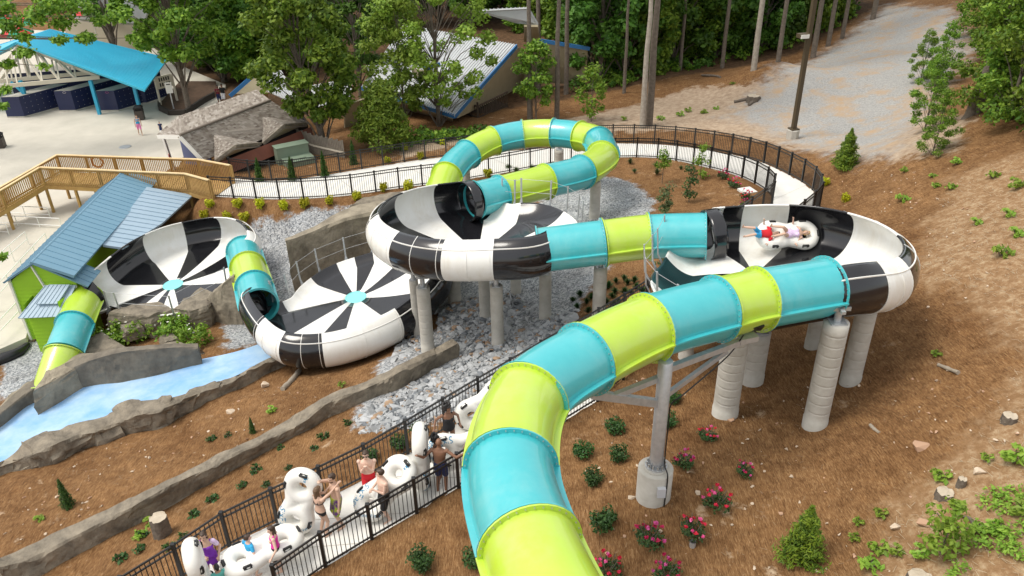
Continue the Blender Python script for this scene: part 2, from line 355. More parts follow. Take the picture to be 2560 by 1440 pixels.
def ground_material():
    m = bpy.data.materials.new("ground"); m.use_nodes = True; nt = m.node_tree; N = nt.nodes.new; L = nt.links.new; b = nt.nodes["Principled BSDF"]
    tc = N('ShaderNodeTexCoord')
    def noise(sc, det=6, rough=.6, dist=0, vec=None):
        n = N('ShaderNodeTexNoise'); n.inputs['Scale'].default_value = sc; n.inputs['Detail'].default_value = det; n.inputs['Roughness'].default_value = rough; n.inputs['Distortion'].default_value = dist
        L(vec or tc.outputs['Object'], n.inputs['Vector']); return n.outputs['Fac']
    def ramp(fac, stops):
        r = N('ShaderNodeValToRGB'); e = r.color_ramp.elements
        while len(e) < len(stops): e.new(.5)
        for q, (p, c) in zip(e, stops): q.position = p; q.color = (*c, 1)
        L(fac, r.inputs[0]); return r.outputs[0]
    def mix(f, a, bb, mode='MIX'):
        x = N('ShaderNodeMix'); x.data_type = 'RGBA'; x.blend_type = mode
        if isinstance(f, (int, float)): x.inputs[0].default_value = f
        else: L(f, x.inputs[0])
        for s, q in ((6, a), (7, bb)):
            if isinstance(q, tuple): x.inputs[s].default_value = (*q, 1)
            else: L(q, x.inputs[s])
        return x.outputs[2]
    def mask(name, nsc=1.4, amp=.55, sharp=.12):
        at = N('ShaderNodeAttribute'); at.attribute_name = 'm_'+name
        n = noise(nsc, 8, .7)
        a1 = N('ShaderNodeMath'); a1.operation = 'MULTIPLY_ADD'; L(n, a1.inputs[0]); a1.inputs[1].default_value = amp*2; a1.inputs[2].default_value = -amp
        a2 = N('ShaderNodeMath'); a2.operation = 'ADD'; L(a1.outputs[0], a2.inputs[0]); L(at.outputs['Fac'], a2.inputs[1])
        mr = N('ShaderNodeMapRange'); mr.interpolation_type = 'SMOOTHSTEP'; mr.inputs[1].default_value = .5-sharp; mr.inputs[2].default_value = .5+sharp
        L(a2.outputs[0], mr.inputs[0]); return mr.outputs[0]
    # pine straw: fibres in many directions
    def fibre(rot, seed):
        mp = N('ShaderNodeMapping'); mp.inputs['Rotation'].default_value = (0, 0, rot); mp.inputs['Scale'].default_value = (34, 5, 5); mp.inputs['Location'].default_value = (seed, seed*2, 0)
        L(tc.outputs['Object'], mp.inputs['Vector']); return noise(1, 4, .7, .6, mp.outputs[0])
    f1, f2, f3 = fibre(.4, 1), fibre(1.5, 7), fibre(2.5, 13)
    fm = N('ShaderNodeMath'); fm.operation = 'MAXIMUM'; L(f1, fm.inputs[0]); L(f2, fm.inputs[1])
    fm2 = N('ShaderNodeMath'); fm2.operation = 'MAXIMUM'; L(fm.outputs[0], fm2.inputs[0]); L(f3, fm2.inputs[1])
    straw = ramp(fm2.outputs[0], [(.42, (.085, .040, .017)), (.56, (.20, .104, .043)), (.70, (.335, .205, .10)), (.82, (.52, .39, .24))])
    big = ramp(noise(.35, 7, .65), [(.3, (.72, .66, .6)), (.5, (1, 1, 1)), (.72, (1.22, 1.22, 1.2))])
    straw = mix(1, straw, big, 'MULTIPLY')
    straw = mix(1, straw, ramp(noise(2.6, 7, .7), [(.34, (.70, .66, .62)), (.52, (1, 1, 1)), (.68, (1.2, 1.2, 1.18))]), 'MULTIPLY')
    bare = ramp(noise(5, 6), [(.3, (.40, .28, .17)), (.7, (.60, .47, .33))])
    pb = N('ShaderNodeMapRange'); pb.interpolation_type = 'SMOOTHSTEP'; pb.inputs[1].default_value = .60; pb.inputs[2].default_value = .72; pb.inputs[4].default_value = .75
    L(noise(1.1, 8, .72), pb.inputs[0]); straw = mix(pb.outputs[0], straw, bare)
    vo = N('ShaderNodeTexVoronoi'); vo.inputs['Scale'].default_value = 16; L(tc.outputs['Object'], vo.inputs['Vector'])
    grav = ramp(vo.outputs['Color'], [(.1, (.14, .15, .16)), (.45, (.30, .315, .33)), (.9, (.55, .56, .56))])
    grav = mix(1, grav, ramp(noise(.8, 6), [(.35, (.8, .78, .76)), (.65, (1.1, 1.1, 1.1))]), 'MULTIPLY')
    road = ramp(noise(9, 8, .75), [(.3, (.20, .20, .195)), (.5, (.34, .335, .32)), (.7, (.46, .44, .40))])
    road = mix(ramp(noise(.55, 8, .7), [(.48, (0, 0, 0)), (.66, (1, 1, 1))]), road, (.42, .30, .19))
    dirt = ramp(noise(3, 9, .75), [(.3, (.24, .165, .11)), (.5, (.38, .285, .20)), (.72, (.52, .42, .31))])
    sand = ramp(noise(3.4, 12, .8), [(.30, (.16, .085, .038)), (.48, (.27, .16, .08)), (.60, (.40, .285, .17)), (.74, (.58, .47, .32))])
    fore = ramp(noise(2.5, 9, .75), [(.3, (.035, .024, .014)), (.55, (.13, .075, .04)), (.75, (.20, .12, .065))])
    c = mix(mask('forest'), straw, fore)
    c = mix(mask('dirt'), c, dirt)
    c = mix(mask('road', 1.0, .6, .25), c, road)
    c = mix(mask('sand', .8, .6, .2), c, sand)
    c = mix(mask('gravel', 1.6, .5, .10), c, grav)
    L(c, b.inputs['Base Color']); b.inputs['Roughness'].default_value = .95; b.inputs['Specular IOR Level'].default_value = .15
    bp = N('ShaderNodeBump'); bp.inputs['Strength'].default_value = .6; bp.inputs['Distance'].default_value = .05
    hm = N('ShaderNodeMath'); hm.operation = 'ADD'; L(fm2.outputs[0], hm.inputs[0]); L(noise(6, 8, .7), hm.inputs[1])
    L(hm.outputs[0], bp.inputs['Height']); L(bp.outputs[0], b.inputs['Normal'])
    return m
me.materials.append(ground_material())
go = bpy.data.objects.new("ground", me); COL.objects.link(go); tag(go, kind='structure')

# walkway sheet with thickness
w = MB(); lift = np.array([0, 0, .02])
for i in range(0, WN-1):
    a, b_ = INS[i], OUS[i]; c, d = INS[i+1], OUS[i+1]
    ex = lambda p, q: p+(q-p)/np.linalg.norm(q-p)*.02
    A, B, C_, D = ex(a, b_)+lift, ex(b_, a)+lift, ex(c, d)+lift, ex(d, c)+lift
    dn = np.array([0, 0, -.35])
    w.add([A, B, D, C_, A+dn, B+dn, D+dn, C_+dn], [(0, 1, 2, 3), (0, 3, 7, 4), (1, 5, 6, 2)], MT['walk'])
    if i % 8 == 0:
        w.add([A+(0, 0, .004), B+(0, 0, .004), B+(C_-A)*.03/np.linalg.norm(C_-A)+(0, 0, .004), A+(C_-A)*.03/np.linalg.norm(C_-A)+(0, 0, .004)], [(0, 1, 2, 3)], MT['conc'])
tag(w.build("walkway"), kind='structure')
# ---------------------------------------------------------------- the water slide
slide = empty('water_slide', (0, 0, 0), 0, 'long turquoise and lime tube water slide with four black and white open bowls on columns', 'water slide')
TR = .75
def tube_run(joints, cols, n=9, pre=None, post=None, trim=False):
    """joints: list of 3-D points; one section between each two"""
    ext = ([pre] if pre is not None else [])+list(joints)+([post] if post is not None else [])
    allp = catmull(ext, n); o = n if pre is not None else 0
    for s, cn in enumerate(cols):
        pts = allp[o+s*n:o+(s+1)*n+1]
        if trim and s == len(cols)-1: pts = pts[:-1]
        section(pts, cn)
def frames(pts):
    P = [np.array(p) for p in pts]; fr = []
    for i in range(len(P)):
        t = P[min(i+1, len(P)-1)]-P[max(i-1, 0)]; t /= np.linalg.norm(t)
        x = np.cross(t, (0, 0, 1)); x /= np.linalg.norm(x); fr.append((P[i], t, x, np.cross(x, t)))
    return fr
def section(pts, cn):
    fr = frames(pts); m = MT[cn]; b = MB(); n = 36; vs = []; fs = []
    for (p, t, x, y) in fr:
        for k in range(n):
            a = 2*math.pi*k/n; vs.append(p+TR*(math.cos(a)*x+math.sin(a)*y))
    for i in range(len(fr)-1):
        for k in range(n): fs.append((i*n+k, i*n+(k+1) % n, (i+1)*n+(k+1) % n, (i+1)*n+k))
    b.add(vs, fs, m, True)
    for end in (0, -1):          # bolted end flange
        p, t, x, y = fr[end]; s = 1 if end == 0 else -1
        q = [p+t*s*.006, p+t*s*.042]
        ring = []
        for (c, r) in ((q[0], TR-.01), (q[0], TR+.085), (q[1], TR+.085), (q[1], TR-.01)):
            ring.append([c+r*(math.cos(2*math.pi*k/n)*x+math.sin(2*math.pi*k/n)*y) for k in range(n)])
        vv = [v for r in ring for v in r]; ff = []
        for j in range(3):
            for k in range(n): ff.append((j*n+k, j*n+(k+1) % n, (j+1)*n+(k+1) % n, (j+1)*n+k))
        b.add(vv, ff, m)
    # horizontal seam flange on both sides
    for sgn in (-1, 1):
        vv = []; ff = []
        for (p, t, x, y) in fr:
            for (rr, h) in ((TR-.01, .022), (TR+.105, .022), (TR+.105, -.022), (TR-.01, -.022)):
                a = rad(-2); d = math.cos(a)*x*sgn+math.sin(a)*y; vv.append(p+d*rr+y*h)
        for i in range(len(fr)-1):
            for j in range(3): ff.append((i*4+j, i*4+j+1, i*4+4+j+1, i*4+4+j))
        b.add(vv, ff, m)
    for end in (0, -1):
        p, t, x, y = fr[end]; s = 1 if end == 0 else -1
        for k in range(36):
            a = 2*math.pi*(k+.5)/36; d = math.cos(a)*x+math.sin(a)*y; c = p+d*(TR+.045)+t*s*.05
            b.box(c, (.022, .022, .022), MT['bolt'], ax=[t, d, np.cross(t, d)])
    o = b.build('tube_section', parent=slide)
    return o

A_J = [Pz(*q) for q in [(1325,1365,5.55),(1277,1165,5.48),(1322,997,5.4),(1462,898,5.3),(1622,820,5.2),(1793,772,5.05),(1896,748,4.95),(2083,716,4.8)]]
tube_run([Pz(1450,1640,5.62)]+A_J, ['lime', 'turq', 'lime', 'turq', 'lime', 'turq', 'lime', 'turq'], pre=Pz(1640,2000,5.7), post=Pz(2200,695,4.7), trim=True)
B_J = [Pz(*q) for q in [(1766,588,3.35),(1622,592,3.2),(1508,606,3.1),(1344,626,2.9)]]
tube_run(B_J, ['turq', 'lime', 'turq'], pre=Pz(1850,590,3.45), post=Pz(1230,640,2.75))
C_J = [Pz(*q) for q in [(1186,500,1.75),(1250,484,1.65),(1364,454,1.5),(1455,430,1.4),(1505,392,1.25),(1495,355,1.1),(1450,340,1.0),(1384,333,.9),(1308,336,.75),(1234,352,.6),(1170,385,.4),(1117,440,.1)]]
tube_run(C_J+[np.array([-3.55, 33.9, -.45])], ['turq', 'lime', 'turq', 'lime', 'turq', 'lime', 'turq', 'lime', 'turq', 'lime', 'turq', 'lime'], pre=Pz(1100,520,1.9), post=np.array([-3.4, 31, -.9]))
D_J = [Pz(*q) for q in [(648,765,-2.05),(635,717,-2.12),(620,668,-2.18),(609,628,-2.25)]]
tube_run(D_J, ['turq', 'lime', 'turq'], pre=Pz(668,800,-2.0), post=Pz(595,590,-2.35))
E_J = [Pz(*q) for q in [(217,742,-3.4),(187,812,-3.65),(160,885,-4.0),(128,985,-5.0)]]
tube_run(E_J, ['lime', 'turq', 'lime'], pre=Pz(250,690,-3.2), post=Pz(100,1080,-6.0))

def bowl(path, wall, hub, cuts, wcuts=None, rlip=(.95, .55), sub=12, ph1=70, first='white', rc=.80, name='bowl', hr=.45):
    """path: closed list of channel-centre points; wall: weight per point (1 = high wall, 0 = low lip); hub: lowest point"""
    n0 = len(path); P = np.array(catmull(path, sub, True)); W = np.interp(np.arange(n0*sub)/sub, np.arange(n0+1), list(wall)+[wall[0]])
    W = np.array([smooth01(x) for x in W]); N = len(P); hub = np.array(hub, float)
    area = sum(P[i-1][0]*P[i][1]-P[i][0]*P[i-1][1] for i in range(N)); sg = 1 if area > 0 else -1
    nf, na = 9, 18; rows = []; NN = []
    for i in range(N):
        t = P[(i+1) % N]-P[i-1]; t[2] = 0; t /= np.linalg.norm(t); nrm = np.array([t[1], -t[0], 0])*sg; NN.append(nrm)
        Z = np.array([0, 0, 1.]); row = []
        bot = P[i]-Z*rc
        for k in range(nf):
            s0 = hr/np.linalg.norm((bot-hub)[:2]); s = s0+(1-s0)*k/nf; q = hub+(bot-hub)*s; q[2] = hub[2]+(bot[2]-hub[2])*s**1.6; row.append(q)
        wt = W[i]; pm = ph1
        if wt > 1.01: pm = ph1+(wt-1)*100
        for k in range(na+1):
            s = k/na; ph = rad(-90+(90+pm)*s)
            c1 = P[i]+rc*(math.cos(ph)*nrm+math.sin(ph)*Z)
            c0 = bot+nrm*rlip[0]*s+Z*rlip[1]*s**2
            ww = min(wt, 1); row.append(c1*ww+c0*(1-ww))
        rows.append(row)
    K = nf+na+1; b = MB(); V = [p for r in rows for p in r]
    angs = [math.atan2(P[i][1]-hub[1], P[i][0]-hub[0]) for i in range(N)]
    def cutang(q):
        u, v, md_ = q
        if md_ == 'a': return rad(u)
        if isinstance(md_, str):
            best = None
            for i in range(N):
                pt = P[i]+rc*(math.cos(rad(40))*NN[i]+np.array([0, 0, math.sin(rad(40))])) if md_ == 's' else (rows[i][-1] if md_ == 'r' else P[i])
                pu, pv, _ = proj(pt); e = (pu-u)**2+(pv-v)**2
                if best is None or e < best[0]: best = (e, i)
            return angs[best[1]]
        d = Pz(u, v, md_)-hub; return math.atan2(d[1], d[0])
    def mkw(cuts):
        ca = [cutang(q) for q in cuts]; base = ca[0]; order = sorted(range(len(ca)), key=lambda k: (ca[k]-base) % (2*math.pi)); cs = [((ca[k]-base) % (2*math.pi)) for k in order]
        ccw = order[1] < len(order)/2; n = len(cs)
        def w(am): return int(np.searchsorted(cs, (am-base) % (2*math.pi), side='right'))-1
        return (lambda am: (w(am) % 2 == 0) if ccw else (w(am) % 2 == 1)), w, cs, base
    is_first, wedge, cs, base = mkw(cuts)
    wall_first, wedge, cs, base = mkw(wcuts or cuts)
    fw, fb = [], []
    for i in range(N):
        j = (i+1) % N; am = math.atan2((P[i]+P[j])[1]/2-hub[1], (P[i]+P[j])[0]/2-hub[0])
        for k in range(K-1): (fw if (wall_first if (k > nf+2 and W[i] > .5) else is_first)(am) == (first == 'white') else fb).append((i*K+k, j*K+k, j*K+k+1, i*K+k+1))
    # disc centre
    b.v = [tuple(p) for p in V]
    for m, fl in ((MT['white'], fw), (MT['black'], fb)):
        k = b.mi(m)
        for f in fl: b.f.append(f); b.m.append(k); b.sm.append(True)
    o = b.build(name, parent=slide)
    md = o.modifiers.new('thick', 'SOLIDIFY'); md.thickness = .06; md.offset = 0
    # hub
    h = MB(); h.sweep([rows[i][0]+np.array([0, 0, .02]) for i in range(N)], .03, 6, MT['hub'], closed=True)
    h.add([hub+(0, 0, .03)]+[rows[i][0]+np.array([0, 0, .03]) for i in range(N)], [(0, i+1, (i+1) % N+1) for i in range(N)], MT['hub'], True)
    h.build('hub', parent=o)
    # outer seam and panel flanges
    s = MB(); i0 = nf+int(round(na*130/(90+ph1)))
    segs = [i for i in range(N) if W[i] > .6]
    for i in segs:
        j = (i+1) % N
        if W[j] <= .6: continue
        a, c = np.array(rows[i][i0]), np.array(rows[j][i0]); na_, nc = NN[i], NN[j]; up = np.array([0, 0, .016])
        s.add([a+up, a+na_*.06+up, c+nc*.06+up, c+up, a-up, a+na_*.06-up, c+nc*.06-up, c-up], [(0, 1, 2, 3), (1, 5, 6, 2), (4, 7, 6, 5)], MT['white'])
    def ribat(i, mm):
        row = [np.array(q) for q in rows[i][nf-1:]]; t = np.cross(NN[i], (0, 0, 1.)); vv = []; ff = []
        for k, q in enumerate(row):
            kk = min(max(k, 1), len(row)-2); tg = row[kk+1]-row[kk-1]; o_ = np.cross(tg, t); o_ /= np.linalg.norm(o_)+1e-9
            if o_@NN[i] < -.2 or (abs(o_@NN[i]) <= .2 and o_[2] > 0 and k < 6): o_ = -o_
            if k < 6 and o_[2] > 0: o_ = -o_
            vv += [q-t*.012, q+o_*.045-t*.009, q+o_*.045+t*.009, q+t*.012]
        for k in range(len(row)-1):
            for e in range(3): ff.append((k*4+e, k*4+e+1, k*4+e+5, k*4+e+4))
        mm.add(vv, ff, MT['white'])
        for k in range(2, len(row)-1):
            q = (np.array(vv[k*4+1])+np.array(vv[k*4]))/2
            for sd in (-.035, .035): mm.box(np.array(vv[k*4])+(np.array(vv[k*4+1])-np.array(vv[k*4]))*.35+t*(sd+.012), (.022, .022, .022), MT['bolt'])
    rb = MB(); prev = None
    for i in range(N):
        if W[i] < .6: prev = None; continue
        wk = wedge(angs[i]); c_lo = cs[wk]; c_hi = cs[wk+1] if wk+1 < len(cs) else 2*math.pi
        kk = wk*2+int((angs[i]-base) % (2*math.pi) > (c_lo+c_hi)/2)
        if prev is not None and kk != prev: ribat(i, rb)
        prev = kk
    s.build('seam_flange', parent=o)
    if rb.v: rb.build('panel_flange', parent=o)
    return o, rows, NN, W, N
def stanchions(o, rows, NN, W, idxs, lean=.25, hgt=1.05):
    tops = []
    for i in idxs:
        p = np.array(rows[i][-1]); n = NN[i]; st = MB(); t = np.cross(n, (0, 0, 1.))
        bs = p+n*.02-np.array([0, 0, .25]); tp = p+n*lean+np.array([0, 0, hgt]); md = p+n*lean*.75+np.array([0, 0, .15])
        st.bar(bs, md, .07, .035, up=n); st.bar(md, tp, .07, .035, up=n)
        st.add([bs-t*.14, bs+t*.14, md+t*.03, md-t*.03], [(0, 1, 2, 3)])
        st.build('stanchion', MT['steel'], o); tops.append((md, tp))
    w = MB()
    for a, b in zip(tops[:-1], tops[1:]):
        for f in (.35, .95):
            w.cyl(a[0]+(a[1]-a[0])*f, b[0]+(b[1]-b[0])*f, .008, n=5)
    w.build('guard_wire', MT['steel'], o)
def circ(c, r, degs, zf):
    return [np.array([c[0]+r*math.cos(rad(d)), c[1]+r*math.sin(rad(d)), zf(d)]) for d in degs]

# bowl nearest the camera: wall on the right, lip to the left
def lerpz(d, d0, d1, z0, z1): return z0+(z1-z0)*(d-d0)/(d1-d0)
A_end = A_J[-1]; B_st = B_J[0]
c1 = (7.6, 20.6)
p1 = [A_end]+[np.array([c1[0]+3.05*math.cos(rad(d)), c1[1]+3.05*math.sin(rad(d)), lerpz(d, -75, 100, 4.75, 3.45)]) for d in (-45, -15, 15, 45, 72)]+[B_st+(.35, .12, .05), B_st+(-.1, -.1, 0)]+[np.array(q) for q in [(5.7,22.1,3.3),(5.15,20.9,3.45),(5.3,19.4,3.7),(6.2,18.2,4.0)]]
w1 = [1.0, 1, 1, 1, 1, 1, 1.1, .1, 0, 0, 0, 0]
bowl1 = bowl(p1, w1, Pz(1885, 690, 2.9), [(-69,0,'a'),(-55,0,'a'),(-27,0,'a'),(12,0,'a'),(49,0,'a'),(88,0,'a'),(1772,612,2.6),(1668,662,2.8),(1745,712,3.0),(1830,760,3.2)], first='white')
def LB(u, v, zb, rc=.8): return Pz(u, v, zb)+np.array([0, 0, rc])
p2 = [B_J[-1]]+[Pz(*q) for q in [(1230,640,2.78),(1105,640,2.65),(1015,620,2.5),(972,585,2.32),(990,548,2.12),(1045,522,1.95),(1115,508,1.85)]]+[C_J[0]+(-.2,-.1,0), C_J[0]+(.25,-.3,0)]+[LB(*q) for q in [(1260,562,1.1),(1330,562,1.3),(1375,585,1.6),(1380,612,1.9)]]
w2 = [1.05, 1, 1, 1, 1, 1, 1, 1.05, 1.2, .1, 0, 0, 0, .1]
bowl2 = bowl(p2, w2, Pz(1195, 632, .75), [(1230,618,'s'),(1105,622,'s'),(982,608,'s'),(956,536,'r'),(1012,499,'r'),(1094,479,'r'),(1208,545,1.3),(1302,545,1.4),(1376,556,1.7),(1398,606,2.1)], first='white')
p3 = [np.array([-3.5, 33.2, -.6])]+[Pz(*q) for q in [(1085,690,-1.2),(1062,735,-1.5),(1015,780,-1.75),(960,817,-1.95),(880,850,-2.1),(805,866,-2.12),(735,862,-2.1),(685,825,-2.08)]]+[D_J[0], D_J[0]+(.35, .35, -.05)]+[LB(*q) for q in [(750,768,-2.85),(785,730,-2.65),(838,692,-2.45),(905,667,-2.25),(985,645,-2.0)]]
w3 = [1.1, 1, 1, 1, 1, 1, 1, 1, 1.1, 1.25, .1, 0, 0, 0, 0, .2]
bowl3 = bowl(p3, w3, Pz(890, 745, -2.75), [(q[0], q[1], -2.7) for q in [(724,772),(760,712),(826,662),(907,631),(955,665),(992,690),(1035,707),(990,752),(942,782),(867,815),(810,828),(727,832)]], wcuts=[(1000,787,'s'),(806,859,'s'),(700,851,'s'),(641,817,'s')], rlip=(.55, .3))
p4 = [D_J[-1]]+[Pz(*q) for q in [(590,592,-2.35),(545,583,-2.42),(490,590,-2.5),(420,607,-2.6),(350,640,-2.75),(285,690,-3.0),(245,722,-3.25)]]+[E_J[0], E_J[0]+(.45, -.1, 0)]+[LB(*q) for q in [(292,765,-4.1),(350,778,-4.1),(430,785,-4.05),(510,755,-3.8),(560,705,-3.45)]]
w4 = [1.2, 1.1, 1, 1, 1, 1, 1, 1.05, 1.2, .1, 0, 0, 0, 0, .1]
bowl4 = bowl(p4, w4, Pz(433, 713, -3.75), [(365,590,'r'),(454,555,'r')]+[(q[0], q[1], -3.7) for q in [(563,629),(559,663),(536,694),(511,716),(441,747),(408,752),(390,749),(337,758),(325,738)]]+[(282,643,'r')], rlip=(.55, .3))
def black_collar(pts):
    cl = catmull(pts, 4); b = MB(); b.sweep(cl, TR+.05, 32, MT['black'], cap=False); fr = frames(cl)
    o = b.build('mouth_collar', parent=slide); md = o.modifiers.new('t', 'SOLIDIFY'); md.thickness = .05
black_collar([B_J[0]+(.45, .05, .05), B_J[0]])
black_collar([C_J[0]-(.35, .2, 0), C_J[0]])
black_collar([E_J[0]+(.3, .35, .1), E_J[0]])
def lipidx(W, N, n, lo=.08, f=(.08, .92)):
    ids = [i for i in range(N) if W[i] < lo]; a, b = ids[0], ids[-1]
    return [int(a+(b-a)*(f[0]+(f[1]-f[0])*k/(n-1))) for k in range(n)]
for bw, n, ln in ((bowl1, 8, .3), (bowl2, 7, .15), (bowl3, 6, .25), (bowl4, 4, .2)):
    stanchions(*bw[:4], lipidx(bw[3], bw[4], n), lean=ln)

sb_ = MB(); sp_ = Pz(1888, 818, 4.62); sb_.box(sp_, (.36, .12, .26), ax=[(.97, .24, 0), (-.2, .8, .56), (.1, -.55, .82)]); sb_.build('sensor_box', MT['fence'], slide)
# ---------------------------------------------------------------- concrete columns
def column(u, v, vt, wpx, label, bracket=True):
    base = Pg(u, v); dep = proj(base)[2]; r = wpx*dep/FPX/2
    zt = base[2]
    while proj(base+np.array([0, 0, zt-base[2]]))[1] > vt and zt < base[2]+9: zt += .05
    h = zt-base[2]; e = empty('support_column', base, 0, label, 'column', 'concrete columns under the slide')
    b = MB(); prof = [(r*1.04, -.6), (r*1.04, .25), (r, .26)]
    nb = max(2, int(h/.3))
    for k in range(1, nb):
        z = .26+(h-.26)*k/nb; prof += [(r, z-.05), (r, z-.012), (r*.982, z-.006), (r*.982, z+.006), (r, z+.012), (r, z+.05)]
    prof += [(r, h), (0, h)]
    b.lathe((0, 0, 0), prof, 24, MT['conc'])
    b.build('shaft', parent=e)
    if bracket:
        k = MB(); k.box((0, 0, h+.02), (r*1.3, r*1.3, .04)); k.cyl((0, 0, h), (0, 0, h+.4), .09); k.box((0, 0, h+.4), (r*1.7, .12, .1)); k.box((0, 0, h+.42), (.1, r*1.8, .08))
        k.build('steel_bracket', MT['steel'], e)
    return e
for q in [
 (1812,1035,835,62,'thick concrete column in front under the lime section, left of a column close behind it'),
 (1878,950,828,58,'concrete column standing just behind the front left one under the near bowl'),
 (2036,1062,806,58,'tallest concrete column, nearest the camera under the black end of the near bowl'),
 (2125,953,775,48,'slanting looking concrete column at the far right under the near bowl'),
 (2032,865,795,40,'short looking concrete column far under the near bowl, between the taller ones'),
 (1714,893,850,36,'small concrete column stub seen below the lime section behind the steel pole'),
 (1496,800,668,33,'lone concrete column under the straight tube between the two upper bowls'),
 (1486,543,455,26,'concrete column in grey gravel under the near side of the loop'),
 (1397,412,375,22,'thin column under the far side of the loop by the black fence'),
 (1166,470,425,22,'thin column half hidden under the left side of the loop'),
 (1070,875,720,33,'front left concrete column under the upper middle bowl, foot behind the stone wall'),
 (1046,840,700,22,'column close behind the front left one under the upper middle bowl'),
 (1137,752,690,33,'concrete column back left under the upper middle bowl'),
 (1213,795,690,27,'concrete column with a rusty foot standing in dark broken stone'),
 (1245,862,715,31,'concrete column front centre under the upper middle bowl, foot in grey rubble'),
 (1290,732,690,26,'short column furthest back under the upper middle bowl'),
 (1363,795,685,30,'concrete column under the black joint right of the upper middle bowl')]: column(*q)

# ---------------------------------------------------------------- steel cantilever pole
pb = Pg(1633, 1238); pb[2] = G(pb[0], pb[1])
pole = empty('support_pole', pb, 0, 'galvanised steel pole with two side arms bolted on a round concrete base', 'pole')
b = MB(); b.lathe((0, 0, 0), [(.43, -.4), (.43, .90), (.41, .92), (0, .925)], 36, MT['conc']); b.build('concrete_base', parent=pole)
b = MB(); b.lathe((0, 0, 0), [(.30, .925), (.30, .98), (0, .98)], 28, MT['conc']); b.cyl((0, 0, .98), (0, 0, 1.02), .27, n=28, mat=MT['steel'])
for k in range(12):
    a = 2*math.pi*k/12; c, s = math.cos(a), math.sin(a); b.cyl((.225*c, .225*s, 1.0), (.225*c, .225*s, 1.12), .022, n=6, mat=MT['bolt'])
    a += .26; c, s = math.cos(a), math.sin(a); b.add([(.165*c, .165*s, 1.02), (.26*c, .26*s, 1.02), (.165*c, .165*s, 1.22)], [(0, 1, 2)], MT['steel'])
b.build('base_plate', parent=pole)
def hat(v):
    z = 1.
    while proj(pb+np.array([0, 0, z]))[1] > v and z < 7: z += .02
    return z
ph, h1, h2, h3, h4 = hat(903), hat(1008), hat(948), hat(925), hat(985)
b = MB(); b.lathe((0, 0, 0), [(.165, 1.0), (.165, ph), (.155, ph+.01), (0, ph+.01)], 28, MT['steel'])
b.build('shaft', parent=pole)
L_end = Pz(1478, 985, 4.5)-pb; R_end = Pz(1862, 850, 4.2)-pb
b = MB(); b.bar((-.1, 0, h1), L_end, .16, .18, MT['steel']); b.bar((-.1, .05, h2), L_end*.7+np.array([-.1, 0, h1])*.3, .12, .14, MT['steel'])
b.box(L_end+np.array([-.1, .1, .05]), (.6, .25, .14), MT['steel'], rz=.6); b.build('arm', parent=pole)
b = MB(); b.bar((.1, .05, h3), R_end, .13, .15, MT['steel']); b.bar((.12, 0, h4), R_end+np.array([-.5, -.3, -.1]), .09, .13, MT['steel'])
b.box(R_end+np.array([.05, 0, .05]), (.5, .25, .14), MT['steel'], rz=.3); b.build('arm', parent=pole)
b = MB(); b.sweep(catmull([R_end+np.array([-.1, -.15, .25]), R_end+np.array([-.5, -.4, -.2]), (.5, -.1, h4+.1), (.2, -.08, h4-.25), (.19, -.05, 2.4), (.17, -.14, 1.2), (.22, -.38, .95), (.2, -.40, 0)], 6), .018, 6); b.build('conduit', MT['fence'], pole)
b = MB(); b.box((.08, -.47, .55), (.2, .11, .27), mat('grey plastic box', (.5, .51, .53), .5)); b.build('junction_box', parent=pole)

# ---------------------------------------------------------------- black metal fences
def fence(path, label, step=1.32, H=1.2, group='black picket fences along the walkway'):
    P = walk(path, step); o0 = P[0]
    e = empty('metal_fence', o0, 0, label, 'fence', group)
    for i, p in enumerate(P):
        q = p-o0; b = MB(); b.box(q+(0, 0, H/2), (.085, .085, H+.06)); b.box(q+(0, 0, H+.045), (.10, .10, .035)); b.build('post', MT['fence'], e)
    for i in range(len(P)-1):
        a, c = P[i]-o0, P[i+1]-o0; b = MB(); d = c-a; L = np.linalg.norm(d)
        for z, h in ((H, .05), (H-.16, .042), (.12, .042)): b.bar(a+(0, 0, z), c+(0, 0, z), .035, h)
        n = max(3, int(L/.115))
        for k in range(1, n):
            q = a+d*k/n; b.box(q+(0, 0, (H+.06)/2), (.018, .018, H-.06))
        b.build('panel', MT['fence'], e)
    return e
fence(INS, 'black metal picket fence along the inner side of the curved walkway')
fence(OUS, 'black metal picket fence along the outer side of the curved walkway')

